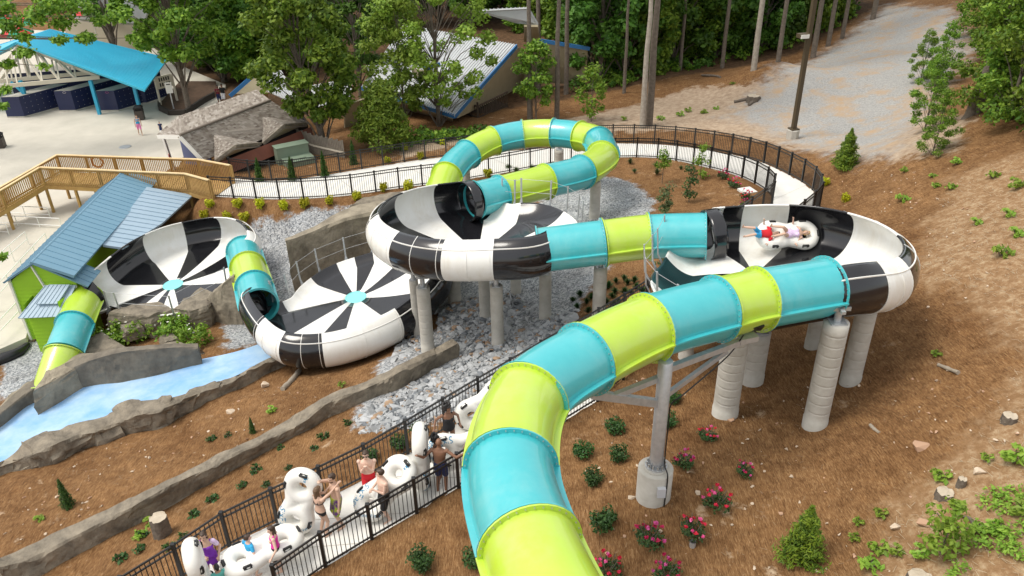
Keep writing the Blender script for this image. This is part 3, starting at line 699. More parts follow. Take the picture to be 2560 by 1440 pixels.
# ---------------------------------------------------------------- wooden bridge ramp
RO = [Pz(*q) for q in [(574,413,-1.05),(493,398,-1.05),(142,387,-1.05),(0,468,-1.75),(-120,540,-2.5)]]
RI = [Pz(*q) for q in [(521,450,-1.05),(462,434,-1.05),(99,418,-1.05),(0,476,-1.6),(-150,560,-2.4)]]
br = empty('wooden_bridge', RI[2], 0, 'new wooden ramp bridge with slatted railings leading to the plaza', 'bridge'); b0 = RI[2].copy()
def railing(R, side):
    for i in range(len(R)-1):
        a, c = R[i]-b0, R[i+1]-b0; d = c-a; L = np.linalg.norm(d); n = max(2, int(L/.115))
        b = MB(); b.bar(a, c, .16, .045, MT['woodlight']); b.bar(a-(0, 0, .09), c-(0, 0, .09), .04, .09, MT['wood']); b.bar(a-(0, 0, .98), c-(0, 0, .98), .04, .09, MT['wood'])
        t = d/L; nn = np.array([-t[1], t[0], 0])
        for k in range(n):
            q = a+d*(k+.5)/n; b.box(q-(0, 0, .57)+nn*.03, (.045, .03, 1.0), MT['wood'], rz=math.atan2(t[1], t[0]))
        b.build('railing', parent=br)
        m = max(1, round(L/1.9))
        for k in range(m+(1 if i == len(R)-2 else 0)):
            q = a+d*k/m; p = MB(); g = G(*(q+b0)[:2])-b0[2]-.2; p.box((q[0], q[1], (q[2]-.03+g)/2)-nn*.06, (.13, .13, q[2]-.03-g), rz=math.atan2(t[1], t[0])); p.build('post', MT['wood'], br)
        b = MB(); b.bar(a-(0, 0, 1.22), c-(0, 0, 1.22), .05, .24, MT['wood']); b.build('rim_joist', parent=br)
railing(RO, 1); railing(RI, -1)
d = MB()
for i in range(len(RO)-1):
    n = 14
    for k in range(n):
        f, g_ = k/n, (k+.93)/n; A = RO[i]+(RO[i+1]-RO[i])*f; B = RO[i]+(RO[i+1]-RO[i])*g_; C_ = RI[i]+(RI[i+1]-RI[i])*f; D = RI[i]+(RI[i+1]-RI[i])*g_
        dz = np.array([0, 0, 1.08]); d.prism([A-b0-dz, C_-b0-dz, D-b0-dz, B-b0-dz], -.04)
d.build('deck', MT['wood'], br)
lr = MB(); lp = RI[1]*.25+RO[2]*.75-b0   # life ring on the far railing
lp = Pz(243, 405, -1.5)-b0; lr.sweep([lp+.32*np.array([math.cos(a), 0, math.sin(a)]) for a in np.linspace(0, 2*math.pi, 20, endpoint=False)], .06, 8, closed=True)
o = lr.build('life_ring', mat('orange ring', (.5, .10, .03), .6)); tag(o, 'orange red ring hung on the far railing of the wooden bridge', 'life ring'); o.location = tuple(b0)

# ---------------------------------------------------------------- roofs
def roof_ribs(m, a, b, c, d, n, mat_, th=.06, rw=.022, rh=.024):
    """slab a-b-c-d (a-b upper edge, d-c lower edge) with ribs running from the upper to the lower edge"""
    a, b, c, d = [np.array(q, float) for q in (a, b, c, d)]; nr = np.cross(b-a, d-a); nr /= np.linalg.norm(nr)
    if nr[2] < 0: nr = -nr
    m.add([a, b, c, d, a-nr*th, b-nr*th, c-nr*th, d-nr*th], [(0, 1, 2, 3), (7, 6, 5, 4), (0, 4, 5, 1), (1, 5, 6, 2), (2, 6, 7, 3), (3, 7, 4, 0)], mat_)
    for k in range(n+1):
        f = k/n; p = a+(b-a)*f; q = d+(c-d)*f; m.bar(p+nr*rh*.5, q+nr*rh*.5, rw, rh, mat_, up=nr)
def shingles(m, a, b, c, d, rows, cols, mat_, rs):
    a, b, c, d = [np.array(q, float) for q in (a, b, c, d)]; nr = np.cross(b-a, d-a); nr /= np.linalg.norm(nr)
    if nr[2] < 0: nr = -nr
    m.add([a-nr*.14, b-nr*.14, c-nr*.14, d-nr*.14, a-nr*.24, b-nr*.24, c-nr*.24, d-nr*.24], [(0, 1, 2, 3), (7, 6, 5, 4), (0, 4, 5, 1), (1, 5, 6, 2), (2, 6, 7, 3), (3, 7, 4, 0)], mat_)
    for r in range(rows):
        f0, f1 = r/rows, (r+1.15)/rows; f1 = min(f1, 1.01); x = 0.
        while x < 1:
            w = rs.uniform(.6, 1.4)/cols; x1 = min(1, x+w-.08/cols); j = rs.uniform(-.1, .12)/rows
            P = lambda u, v, h: a+(b-a)*u+((d-a)*(1-u)+(c-b)*u)*v+nr*h
            m.add([P(x, f0, .012), P(x1, f0, .012), P(x1, f1+j, .045), P(x, f1+j, .045)], [(0, 1, 2, 3)], mat_); x += w
def islandmat(name, stops, rough=.9):
    m = bpy.data.materials.new(name); m.use_nodes = True; nt = m.node_tree; b = nt.nodes["Principled BSDF"]
    g = nt.nodes.new('ShaderNodeNewGeometry'); r = nt.nodes.new('ShaderNodeValToRGB'); e = r.color_ramp.elements
    while len(e) < len(stops): e.new(.5)
    for q, (p, c) in zip(e, stops): q.position = p; q.color = (*c, 1)
    nt.links.new(g.outputs['Random Per Island'], r.inputs[0]); nt.links.new(r.outputs[0], b.inputs['Base Color']); b.inputs['Roughness'].default_value = rough
    return m
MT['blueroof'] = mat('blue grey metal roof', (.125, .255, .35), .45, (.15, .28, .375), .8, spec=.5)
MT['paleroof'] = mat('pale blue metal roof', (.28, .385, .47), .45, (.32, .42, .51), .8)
MT['limewall'] = mat('lime siding', (.30, .55, .015), .6, (.27, .50, .02), 2)
MT['trim'] = mat('white trim', (.74, .73, .68), .6)
MT['shingle'] = islandmat('old shingles', [(0, (.15, .12, .095)), (.3, (.225, .19, .155)), (.7, (.285, .25, .21)), (1, (.37, .335, .29))])
MT['tan'] = mat('tan siding', (.44, .38, .25), .8, (.36, .31, .2), 2)
MT['navy'] = mat('navy lockers', (.009, .015, .062), .45, (.011, .019, .075), 3)  # navy darkened: shade under the pavilion roof is put into the colour
MT['cyanroof'] = mat('bright blue metal roof', (.04, .42, .60), .45, (.05, .46, .64), .6)
MT['cyan'] = mat('bright blue post', (.03, .35, .55), .5)
MT['cream'] = mat('cream paint', (.62, .57, .46), .7)
MT['whiteroof'] = mat('white ribbed metal', (.52, .54, .55), .5, (.44, .455, .46), .7)
MT['bluetrim'] = mat('blue fascia', (.03, .16, .38), .5)
MT['redbrown'] = mat('red brown fascia', (.22, .075, .045), .7, (.16, .055, .035), 1.5)

# green slide house
dirv = np.array([-.0474, .99888, 0]); prv = np.array([.99888, .0474, 0])
hb = dirv*32.9+prv*-19.9+np.array([0, 0, -5.5])
HS = 1.03
def HZ(z): return 15-(15-z)*HS
def HP(al, pe, z): return dirv*al*HS+prv*pe*HS+np.array([0, 0, HZ(z)])-hb
house = empty('pump_house', hb, 0, 'small lime green house with a blue grey metal roof beside the lowest slide bowl', 'house')
b = MB(); th = .12
def siding(m, a, c, z0, z1, out, step=.19):
    a, c = np.array(a, float), np.array(c, float); z = z0; o = np.array(out, float)
    while z < z1-1e-3:
        zt = min(z+step, z1); m.add([a+(0, 0, z)+o*.03, c+(0, 0, z)+o*.03, c+(0, 0, zt), a+(0, 0, zt), a+(0, 0, z), c+(0, 0, z)], [(0, 1, 2, 3), (0, 4, 5, 1)], MT['limewall']); z = zt
xl, xr, xm, yf, ybk = -20.62, -17.85, -19.33, 31.95, 42.6
f0 = lambda pe, al: dirv*al*HS+prv*pe*HS-np.array([hb[0], hb[1], 0])-np.array([0, 0, hb[2]])+np.array([0, 0, HZ(0)])
# front wall in courses up to the gable
z = -4.9
while z < -.95:
    zt = min(z+.19, -.95)
    def half(zz):
        if zz < -1.75: return xl, xr
        t = (zz+1.75)/(.9); return xl+(xm-xl)*t, xr+(xm-xr)*max(0, (zz+1.95)/1.1)
    (l0, r0), (l1, r1) = half(z), half(zt)
    b.add([f0(l0, yf-.03)+(0, 0, z), f0(r0, yf-.03)+(0, 0, z), f0(r1, yf)+(0, 0, zt), f0(l1, yf)+(0, 0, zt), f0(l0, yf)+(0, 0, z), f0(r0, yf)+(0, 0, z)], [(0, 1, 2, 3), (0, 4, 5, 1)], MT['limewall']); z = zt
siding(b, f0(xl, ybk), f0(xl, yf), -4.9, -1.6, -prv); siding(b, f0(xr, yf), f0(xr, 33.0), -4.9, -2.05, prv); siding(b, f0(-18.3, 33.0), f0(-18.3, ybk), -4.9, -1.6, prv)
b.add([f0(xl, ybk)+(0, 0, -4.9), f0(xr, ybk)+(0, 0, -4.9), f0(xr, ybk)+(0, 0, -1.8), f0(xm, ybk)+(0, 0, -.9), f0(xl, ybk)+(0, 0, -1.7)], [(0, 1, 2, 3, 4)], MT['limewall'])
b.build('wall', parent=house)
b = MB(); b.bar(f0(xl-.02, yf-.06)+(0, 0, -4.9), f0(xl-.02, yf-.06)+(0, 0, -1.7), .1, .1); b.bar(f0(xm-.15, yf-.06)+(0, 0, -1.0), f0(xm+.1, yf-.06)+(0, 0, -2.1), .12, .06); b.bar(f0(xm+.1, yf-.06)+(0, 0, -2.08), f0(xr, yf-.06)+(0, 0, -2.15), .06, .12)
b.build('corner_trim', MT['trim'], house)
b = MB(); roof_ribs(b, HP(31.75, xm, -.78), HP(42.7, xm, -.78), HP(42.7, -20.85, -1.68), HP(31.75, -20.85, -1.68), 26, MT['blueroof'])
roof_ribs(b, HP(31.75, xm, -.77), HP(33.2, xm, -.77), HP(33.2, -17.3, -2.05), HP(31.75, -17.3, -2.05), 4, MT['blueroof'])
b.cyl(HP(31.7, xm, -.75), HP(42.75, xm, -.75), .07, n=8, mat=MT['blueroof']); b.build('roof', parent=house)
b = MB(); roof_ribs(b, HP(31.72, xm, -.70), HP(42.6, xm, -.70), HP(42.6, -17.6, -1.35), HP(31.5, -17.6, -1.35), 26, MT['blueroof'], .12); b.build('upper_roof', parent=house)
w1, w2, w3 = Pz(257,612,-1.95), Pz(367,467,-1.7), Pz(483,487,-2.35)
wn_ = np.cross(w2-w1, w3-w1); wn_ /= np.linalg.norm(wn_)
def onplane(u, v): d = ray(u, v); return CAM+d*(((w1-CAM)@wn_)/(d@wn_))
w4, w5 = onplane(307,619), onplane(405,558)
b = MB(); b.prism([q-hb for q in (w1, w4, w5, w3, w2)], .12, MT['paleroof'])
for k in range(1, 15):
    f = k/15; p = w1+(w2-w1)*f; t_ = (w3-w2)/np.linalg.norm(w3-w2)
    # far end of the rib: on the outline w4-w5-w3
    best = None
    for A, B in ((w1, w4), (w4, w5), (w5, w3)):
        e1 = B-A; Mx = np.stack([t_, -e1], 1); sol, *_ = np.linalg.lstsq(Mx, A-p, rcond=None)
        if -1e-6 <= sol[1] <= 1+1e-6 and sol[0] > 0: best = p+t_*sol[0]
    if best is not None: b.bar(p-hb+(0, 0, .02), best-hb+(0, 0, .02), .035, .035, MT['paleroof'])
b.build('side_roof', parent=house)
# lean-to in front
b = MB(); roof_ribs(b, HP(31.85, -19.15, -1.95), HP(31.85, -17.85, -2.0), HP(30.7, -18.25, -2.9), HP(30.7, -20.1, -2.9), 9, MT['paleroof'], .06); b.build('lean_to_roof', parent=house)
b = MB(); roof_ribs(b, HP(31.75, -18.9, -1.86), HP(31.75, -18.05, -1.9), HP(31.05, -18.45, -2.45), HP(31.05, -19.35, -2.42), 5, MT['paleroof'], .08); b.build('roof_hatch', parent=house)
b = MB(); siding(b, f0(-19.85, 31.0), f0(-18.4, 31.0), -5.2, -2.85, -dirv); siding(b, f0(-18.4, 31.0), f0(-18.05, 31.9), -5.2, -2.4, prv); siding(b, f0(-19.85, 31.9), f0(-19.85, 31.0), -5.2, -2.5, -prv); b.build('lean_to_wall', parent=house)
b = MB(); b.box(HP(30.9, -18.75, -4.05), (.75, .2, .14), MT['conc']); b.build('ledge', parent=house)

# plaza
pz = [Pz(*q) for q in [(-250,60,-4),(-250,700,-4.2),(-60,905,-5.2),(66,850,-5.2),(80,800,-5.2),(200,640,-4.9),(330,560,-4.3),(420,480,-4),(460,395,-4),(470,340,-4),(550,262,-4),(565,215,-4),(470,175,-4),(330,90,-4)]]
w = MB()
pl = [(p[0], p[1]) for p in pz]
bm = bmesh.new(); vs_ = [bm.verts.new((p[0], p[1], 0)) for p in pz]; fc = bm.faces.new(vs_); bmesh.ops.triangulate(bm, faces=[fc])
bmesh.ops.subdivide_edges(bm, edges=bm.edges[:], cuts=7, use_grid_fill=True)
for v in bm.verts:
    y = v.co.y; x = v.co.x
    t = min(1, max(0, (43-y)/9)); v.co.z = -4+.12-1.2*t*t*(3-2*t)
me = bpy.data.meshes.new('plaza'); bm.to_mesh(me); bm.free(); me.materials.append(MT['plaza']); po = bpy.data.objects.new('plaza', me); COL.objects.link(po); tag(po, kind='structure')
md = po.modifiers.new('t', 'SOLIDIFY'); md.thickness = .3; md.offset = -1
# ---------------------------------------------------------------- locker pavilion with the bright blue roof
pv0 = Pz(250, 288, -3.9); pav = empty('locker_pavilion', pv0, 0, 'open pavilion with a bright blue corrugated roof and white timber truss over navy lockers', 'pavilion')
apF, apB = Pz(40, 106, 1.6), Pz(125, 74, 1.6); evF, evB = Pz(362, 226, -1.2), Pz(420, 146, -1.2)
lvF, lvB = Pz(-150, 205, -1.2), Pz(-60, 130, -1.2)
b = MB(); roof_ribs(b, apF-pv0, apB-pv0, evB-pv0, evF-pv0, 30, MT['cyanroof'], .12, .06, .05); b.build('roof', parent=pav)
b = MB(); roof_ribs(b, apF-pv0, apB-pv0, lvB-pv0, lvF-pv0, 30, MT['cyanroof'], .12, .06, .05); b.build('roof', parent=pav)
b = MB(); tz = -1.25
tl, tr_ = Pz(-40, 222, tz)-pv0, Pz(245, 195, tz)-pv0; ap = apF-pv0-(0, 0, .25)
for off in (np.array([0, .25, 0]), np.array([0, 2.2, .0])):
    b.bar(tl+off, tr_+off, .14, .3); b.bar(ap+off, ap+off-(0, 0, 2.5), .14, .2)
    for f in (.22, .45, .68):
        q = ap+(tr_-ap)*f; lo = tl+(tr_-tl)*(.35+.65*f); b.bar(q+off, lo+off, .1, .2); q2 = ap+(tr_-ap)*max(0, f-.22); b.bar(q2+off, lo+off, .1, .2)
        q = ap+(tl-ap)*f; lo = tl+(tr_-tl)*(.35-.35*f); b.bar(q+off, lo+off, .1, .2)
    b.bar(ap+off, tr_+off, .12, .22); b.bar(ap+off, tl+off, .12, .22)
b.build('truss', MT['cream'], pav)
for (u, v, ut, vt) in ((78, 288, 48, 196), (250, 288, 228, 196), (352, 283, 340, 222)):
    p = Pz(u, v, -3.95)-pv0; b = MB(); b.box(p+(0, 0, 1.4), (.24, .24, 2.8)); b.bar(p+(0, 0, 1.7), p+(-.8, .1, 2.7), .12, .14) if u < 100 else None; b.build('post', MT['cyan'], pav)
b = MB(); q0, q1 = Pz(20, 185, -1.6)-pv0, Pz(395, 160, -1.6)-pv0; b.add([q0, q1, q1-(0, 0, 2.4), q0-(0, 0, 2.4)], [(0, 1, 2, 3)]); w_ = b.build('back_wall', MT['navy'], pav); w_.modifiers.new('t', 'SOLIDIFY').thickness = .1
for i, (u0, u1, v, lab) in enumerate([(150, 190, 281, 'navy locker bank between the two left blue posts of the pavilion'), (252, 297, 281, 'navy locker bank just right of the middle blue post'), (20, 62, 297, 'navy locker bank at the left end under overhanging leaves'), (345, 368, 262, 'narrow navy locker bank behind the right blue post')]):
    a = Pz(u0, v, -3.95); c = Pz(u1, v, -3.95); w_ = c[0]-a[0]; e = empty('locker_bank', a, 0, lab, 'lockers', 'navy locker banks in the pavilion')
    dx = np.array([.62, 1.0, 0])*3.6 if i != 3 else np.array([.5, 1.0, 0])*2
    b = MB(); H = 1.75
    V = [np.array(q) for q in [(0, 0, .18), (w_, 0, .18), (w_, 0, H), (0, 0, H)]]; V += [q+dx for q in V]
    b.add(V, [(0, 1, 2, 3), (1, 5, 6, 2), (4, 7, 6, 5), (0, 3, 7, 4), (0, 4, 5, 1)], MT['navy']); b.add([V[3], V[2], V[6], V[7]], [(0, 1, 2, 3)], MT['conc'])
    b.build('cabinet', parent=e)
    b = MB(); W = [q-(0, 0, .18) for q in (V[0], V[1], V[5], V[4])]; b.add(W+[q+(0, 0, .18) for q in W], [(0, 1, 5, 4), (1, 2, 6, 5), (2, 3, 7, 6), (3, 0, 4, 7)]); b.build('plinth', MT['conc'], e)
    b = MB()
    for k in range(9):
        for r in range(4):
            q = np.array([w_+.01, 0, .18+.39*r+.05])+dx*(k+.06)/9; d = dx*.88/9
            b.add([q, q+d, q+d+(0, 0, .33), q+(0, 0, .33)], [(0, 1, 2, 3)], MT['navy']); h = q+d*.8+np.array([.01, 0, .17]); b.box(h, (.02, .04, .04), MT['steel'])
    b.build('locker_doors', parent=e)
    if i < 2:
        b = MB(); b.sweep([np.array([w_*.62+.13*math.cos(a_), -.02, H-.13+.07*math.sin(a_)]) for a_ in np.linspace(0, 6.28, 14, endpoint=False)], .012, 5, closed=True); b.build('number_oval', mat('pale number oval %d' % i, (.55, .5, .55) if i == 0 else (.5, .12, .3), .5), e)
def trash(u, v, z, lab, s=1.0):
    p = Pz(u, v, z); e = empty('trash_can', p, .25, lab, 'trash can', 'dark brown trash cans on the plaza'); m = mat('dark brown plastic', (.045, .035, .03), .5) if 'trash' not in MT else MT['trash']; MT['trash'] = m
    b = MB(); b.box((0, 0, .38*s), (.62*s, .62*s, .76*s)); b.build('body', m, e)
    b = MB()
    for sx in (-1, 1):
        for sy in (-1, 1): b.box((sx*.27*s, sy*.27*s, .87*s), (.07, .07, .24*s))
    b.prism([(-.33*s, -.33*s, .98*s), (.33*s, -.33*s, .98*s), (.33*s, .33*s, .98*s), (-.33*s, .33*s, .98*s)], .05)
    b.hull([(-.33*s, -.33*s, 1.0*s), (.33*s, -.33*s, 1.0*s), (.33*s, .33*s, 1.0*s), (-.33*s, .33*s, 1.0*s), (-.2*s, -.2*s, 1.12*s), (.2*s, -.2*s, 1.12*s), (.2*s, .2*s, 1.12*s), (-.2*s, .2*s, 1.12*s)]); b.box((0, 0, .86*s), (.45*s, .45*s, .2*s), MT['dark']) ; b.build('hood', m, e)
trash(352, 299, -3.9, 'dark brown trash can in front of the right blue post')
trash(3, 369, -3.9, 'dark brown trash can at the left edge of the plaza')
# sign on post and cream notice board in the mulch bed
p = Pz(434, 270, -3.6); e = empty('sign', p, .3, 'white rectangular sign on a grey post in the small mulch bed', 'sign'); b = MB(); b.box((0, 0, .9), (.09, .09, 1.9)); b.build('post', MT['steel'], e); b = MB(); b.box((0, -.07, 1.65), (.5, .04, .85)); b.build('panel', MT['trim'], e); b = MB(); b.box((0, -.095, 1.93), (.3, .01, .08)); b.build('dark_heading', MT['fence'], e)
p = Pz(402, 262, -3.7); e = empty('notice_board', p, .9, 'cream slatted notice board beside the pavilion', 'notice board')
for x in (0, 1.5): b = MB(); b.box((x, 0, 1.1), (.14, .14, 2.2)); b.build('post', MT['cream'], e)
b = MB(); b.box((.75, 0, 1.75), (1.4, .06, 1.0)); b.build('panel', MT['cream'], e); b = MB()
for r in range(2):
    for k in range(5): b.box((.35+.2*k, -.04, 1.55+.42*r), (.1, .02, .28))
b.build('slots', MT['dark'], e)
# timber edged mulch bed
b = MB(); ed = [Pz(*q) for q in [(400,262,-3.85),(400,275,-3.85),(425,287,-3.85),(465,286,-3.85),(510,255,-3.8),(545,236,-3.8)]]
for a, c in zip(ed[:-1], ed[1:]): b.bar(a+(0, 0, .15), c+(0, 0, .15), .22, .45)
o = b.build('timber_edging', mat('dark sleepers', (.035, .028, .022), .9)); tag(o, 'dark timber sleeper edging round the small mulch bed', 'edging')
b = MB(); bed = [ed[0], ed[1], ed[2], ed[3], ed[4], ed[5], Pz(540,205,-3.8), Pz(450,205,-3.8)]
b.poly([q*(1, 1, 0)+np.array([0, 0, -3.72]) for q in bed]); tag(b.build('mulch_bed', mat('dark mulch', (.10, .055, .03), .95, (.05, .03, .018), 3)), kind='structure')
p = Pz(313, 368, -3.9); b = MB(); b.lathe((0, 0, 0), [(.42, .0), (.42, .012), (.36, .014), (0, .014)], 24); o = b.build('manhole_cover', MT['steel'], None, p+(0, 0, .03)); tag(o, 'round iron manhole cover set in the pale plaza', 'manhole cover')

# ---------------------------------------------------------------- brown shingled snack hut
sb = Pz(480, 420, -4.0); hut = empty('shingled_hut', sb, 0, 'old hut with weathered grey brown shingle roof and two small gables', 'hut')
rs = random.Random(5)
Rl, Rr = Pz(449, 339, .2)-sb, Pz(676, 252, .2)-sb; El, Er = Pz(507, 400, -1.3)-sb, Pz(769, 308, -1.3)-sb; El2 = Pz(640, 410, -1.3)-sb
Bl, Br = Pz(447, 292, -.75)-sb, Pz(643, 225, -.75)-sb; Hl = Pz(393, 338, -1.0)-sb
b = MB(); shingles(b, Rl, Rr, Er, El, 20, 40, MT['shingle'], rs); shingles(b, Rl, Rr, Br, Bl, 10, 40, MT['shingle'], rs)
hp = [Rl, Hl, Bl]; shingles(b, Rl, Rl+(Bl-Rl)*.02, Bl, Hl, 7, 8, MT['shingle'], rs)
b.cyl(Rl+(0, 0, .03), Rr+(0, 0, .03), .09, n=6, mat=MT['shingle']); b.build('roof', parent=hut)
for (r0, r1, b0_, b1_) in (((536, 337), (589, 365), (538, 404), (653, 359)), ((657, 292), (711, 313), (657, 359), (769, 308))):
    A = Pz(*r0, -.15)-sb; B = Pz(*r1, -.5)-sb; C_ = Pz(*b0_, -1.35)-sb; D = Pz(*b1_, -1.35)-sb
    b = MB(); shingles(b, A, B, C_, A+(C_-A)*.5, 10, 14, MT['shingle'], rs); shingles(b, A, B, D, A+(D-A)*.45, 10, 14, MT['shingle'], rs); b.build('gable_roof', parent=hut)
    b = MB(); q = np.array([.1, .22, 0]); b.add([B+q-(0, 0, .12), C_+q, D+q], [(0, 1, 2)], MT['tan']); b.bar(B, C_, .08, .16, MT['rock']); b.bar(B, D, .08, .16, MT['rock']); b.build('gable_end', parent=hut)
F1, F2 = Pz(546, 408, -1.45)-sb, Pz(776, 318, -1.45)-sb
b = MB(); dn = np.array([.22, -.32, -.72]); b.prism([F1, F2, F2+dn, F1+dn], .08); b.build('awning', MT['redbrown'], hut)
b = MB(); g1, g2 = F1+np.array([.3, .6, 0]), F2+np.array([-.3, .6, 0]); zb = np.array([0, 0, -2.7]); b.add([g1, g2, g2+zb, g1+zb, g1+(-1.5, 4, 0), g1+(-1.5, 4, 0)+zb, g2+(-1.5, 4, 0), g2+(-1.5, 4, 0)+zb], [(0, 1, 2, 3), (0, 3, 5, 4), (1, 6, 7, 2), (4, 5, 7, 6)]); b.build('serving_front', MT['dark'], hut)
b = MB(); q0, q1 = El-(0, 0, .05), Rl-(0, 0, .12); b.bar(Hl-(0, 0, .1), Rl-(0, 0, .1), .06, .24); b.bar(Rl-(0, 0, .1), El-(0, 0, .1), .06, .24); b.build('fascia', MT['trim'], hut)
b = MB(); pp = Pz(437, 430, -4)-sb; b.bar(pp, pp+np.array([-.3, .1, 2.8]), .16, .16); b.bar(pp+np.array([-.25, .1, 2.2]), pp+np.array([.6, .3, 2.9]), .1, .12); b.build('post', MT['trim'], hut)
b = MB(); q = Pz(450, 425, -4)-sb; b.prism([q+(.1, .8, 0), q+(2.4, -.6, 0), q+(2.4, -.6, 2.1), q+(.1, .8, 2.1)], .1); b.build('side_door', mat('blue grey door', (.10, .12, .24), .6), hut)
e = MB(); q = Pz(425, 398, -3.1); e.box((0, 0, 0), (.05, .3, .75), mat('red sign', (.55, .03, .04), .5)); o = e.build('sign', None, None, q, .3); tag(o, 'narrow red sign by the white post of the shingled hut', 'sign')

# transformer cabinet and picket fence
p = Pz(742, 425, -3.0); e = empty('transformer', p, .55, 'pale green electrical cabinet behind the black fence', 'electrical cabinet'); gm = mat('pale green enamel', (.20, .26, .19), .5, (.17, .22, .16), 2)
b = MB(); b.box((0, .5, .75), (2.0, .7, 1.5)); b.box((0, .5, 1.53), (2.1, .8, .06)); b.build('cabinet', gm, e)
b = MB(); b.box((.1, -.35, .42), (1.75, 1.0, .85)); b.box((.1, -.38, .87), (1.85, 1.1, .06)); b.build('lower_box', gm, e); b = MB(); b.box((.1, -.4, .93), (.8, .45, .06)); b.build('hatch', gm, e)
b = MB(); b.box((0, 0, 0), (2.6, 2.4, .12)); b.build('slab', MT['conc'], e)
fp = [Pz(744, 375, -2.9), Pz(790, 392, -2.9), Pz(865, 410, -2.8)]; e = empty('picket_fence', fp[0], 0, 'old grey wooden picket fence beside the green cabinet', 'fence'); gw = mat('grey old wood', (.27, .24, .19), .9, (.17, .15, .12), 4)
for a, c in zip(fp[:-1], fp[1:]):
    b = MB(); d = c-a; L = np.linalg.norm(d); n = int(L/.15)
    for k in range(n): q = a+d*(k+.5)/n-fp[0]; b.box(q+(0, 0, .75+.05*((k*7) % 3-1)), (.12, .025, 1.5), gw, rz=math.atan2(d[1], d[0]))
    b.bar(a-fp[0]+(0, -.04, .75), c-fp[0]+(0, -.04, .75), .05, .1, MT['cream']); b.build('panel', parent=e)

# ---------------------------------------------------------------- white roofed buildings in the trees
def slab_building(name, label, roofs, walls, trims, origin):
    e = empty(name, origin, 0, label, 'building'); o = np.array(origin)
    for (q, n) in roofs: b = MB(); P = [Pz(*x)-o for x in q]; roof_ribs(b, *P, n, MT['whiteroof'], .12, .07, .06); b.build('roof', parent=e)
    for q, m in walls: b = MB(); b.poly([Pz(*x)-o for x in q]); w_ = b.build('wall', MT[m], e); sd_ = w_.modifiers.new('t', 'SOLIDIFY'); sd_.thickness = .15
    for q in trims: b = MB(); [b.bar(Pz(*a)-o, Pz(*c)-o, .12, .28) for a, c in zip(q[:-1], q[1:])]; b.build('fascia', MT['bluetrim'], e)
    return e
o1 = Pz(1130, 310, -3.5)
slab_building('white_roofed_building', 'long building with a ribbed white metal roof and blue fascia among the trees', [([(1010, 62, 1.0), (1292, 112, 1.0), (1136, 289, -1.6), (905, 218, -1.6)], 46)],
 [([(1292, 116, .85), (1330, 150, -1.6), (1300, 215, -3.4), (1170, 272, -3.9), (1140, 292, -1.9)], 'tan'), ([(905, 222, -1.75), (1134, 292, -1.75), (1132, 312, -4), (903, 240, -4)], 'tan'), ([(1018, 165, -.1), (1068, 178, -.3), (1070, 222, -1.6), (1022, 210, -1.5)], 'tan')], [[(1292, 115, .95), (1137, 291, -1.68), (905, 221, -1.68)], [(1045, 148, .6), (1068, 172, .1), (1100, 160, .3)]], o1)
o2 = Pz(930, 330, -3.4)
slab_building('low_roofed_building', 'low tan building with a white edged roof behind the big round shrub', [([(915, 165, .2), (1020, 160, .2), (1050, 235, -1.2), (950, 225, -1.0)], 14), ([(770, 215, -.2), (880, 195, -.2), (875, 255, -1.2), (780, 270, -1.3)], 14)],
 [([(950, 226, -1.1), (1020, 205, -.8), (1070, 262, -2.2), (955, 250, -2.9)], 'tan'), ([(860, 262, -1.6), (955, 228, -1.3), (960, 300, -3.8), (860, 330, -3.8)], 'tan')], [], o2)
o3 = Pz(640, 245, -3.8)
slab_building('small_gabled_kiosk', 'small kiosk with a ribbed grey roof and blue gable trim behind the shingled hut', [([(640, 185, .2), (700, 175, .2), (760, 270, -1.3), (668, 228, -1.0)], 12)],
 [([(635, 195, -.1), (585, 235, -1.1), (590, 262, -3.2), (665, 258, -3.2), (672, 232, -1.1)], 'tan')], [[(575, 240, -1.15), (630, 192, .1)], [(585, 232, -1.6), (645, 250, -1.6)]], o3)
o4 = Pz(1420, 150, -2.5)
slab_building('pale_hall', 'pale hall with a white roof corner and blue fascia behind the pine trunks', [([(1190, 25, 4.2), (1320, 18, 4.2), (1345, 60, 3.0), (1290, 55, 3.0)], 12)],
 [([(1310, 62, 3.0), (1345, 62, 3.0), (1350, 100, 1.0), (1310, 100, 1)], 'tan'), ([(1320, 100, 1.1), (1470, 122, .4), (1465, 210, -2.6), (1310, 200, -2.6)], 'tan')], [[(1318, 96, 1.2), (1475, 122, .5)]], o4)
o5 = Pz(270, 60, -3.8)
slab_building('brick_shop', 'shop with a dark shingle roof and cream columns behind the blue pavilion', [([(200, -10, 2.8), (380, 5, 2.8), (360, 60, .6), (180, 45, .6)], 14)],
 [([(170, 48, .4), (370, 62, .4), (350, 130, -3), (160, 110, -3)], 'cream')], [], o5)
# timber deck with railing at the corner of the long building
dk = Pz(1200, 290, -3.3); e = empty('timber_deck', dk, 0, 'dark weathered timber deck with a slatted railing under the white roofed building', 'deck'); dw = mat('dark old timber', (.085, .06, .04), .9, (.05, .035, .025), 3)
dd = [Pz(1140, 280, -2.9)-dk, Pz(1195, 300, -2.9)-dk, Pz(1270, 262, -2.7)-dk, Pz(1215, 240, -2.7)-dk]
b = MB(); b.prism(dd, .15); b.build('deck', dw, e)
for a, c in ((dd[0], dd[1]), (dd[1], dd[2])):
    b = MB(); d = c-a; L = np.linalg.norm(d); b.bar(a+(0, 0, 1.0), c+(0, 0, 1.0), .12, .08); b.bar(a+(0, 0, .15), c+(0, 0, .15), .06, .1)
    for k in range(int(L/.22)): q = a+d*(k+.5)/int(L/.22); b.box(q+(0, 0, .55), (.06, .06, .9))
    b.build('railing', dw, e); b = MB(); b.box(a+(0, 0, .1), (.14, .14, 2.4)); b.build('post', dw, e)
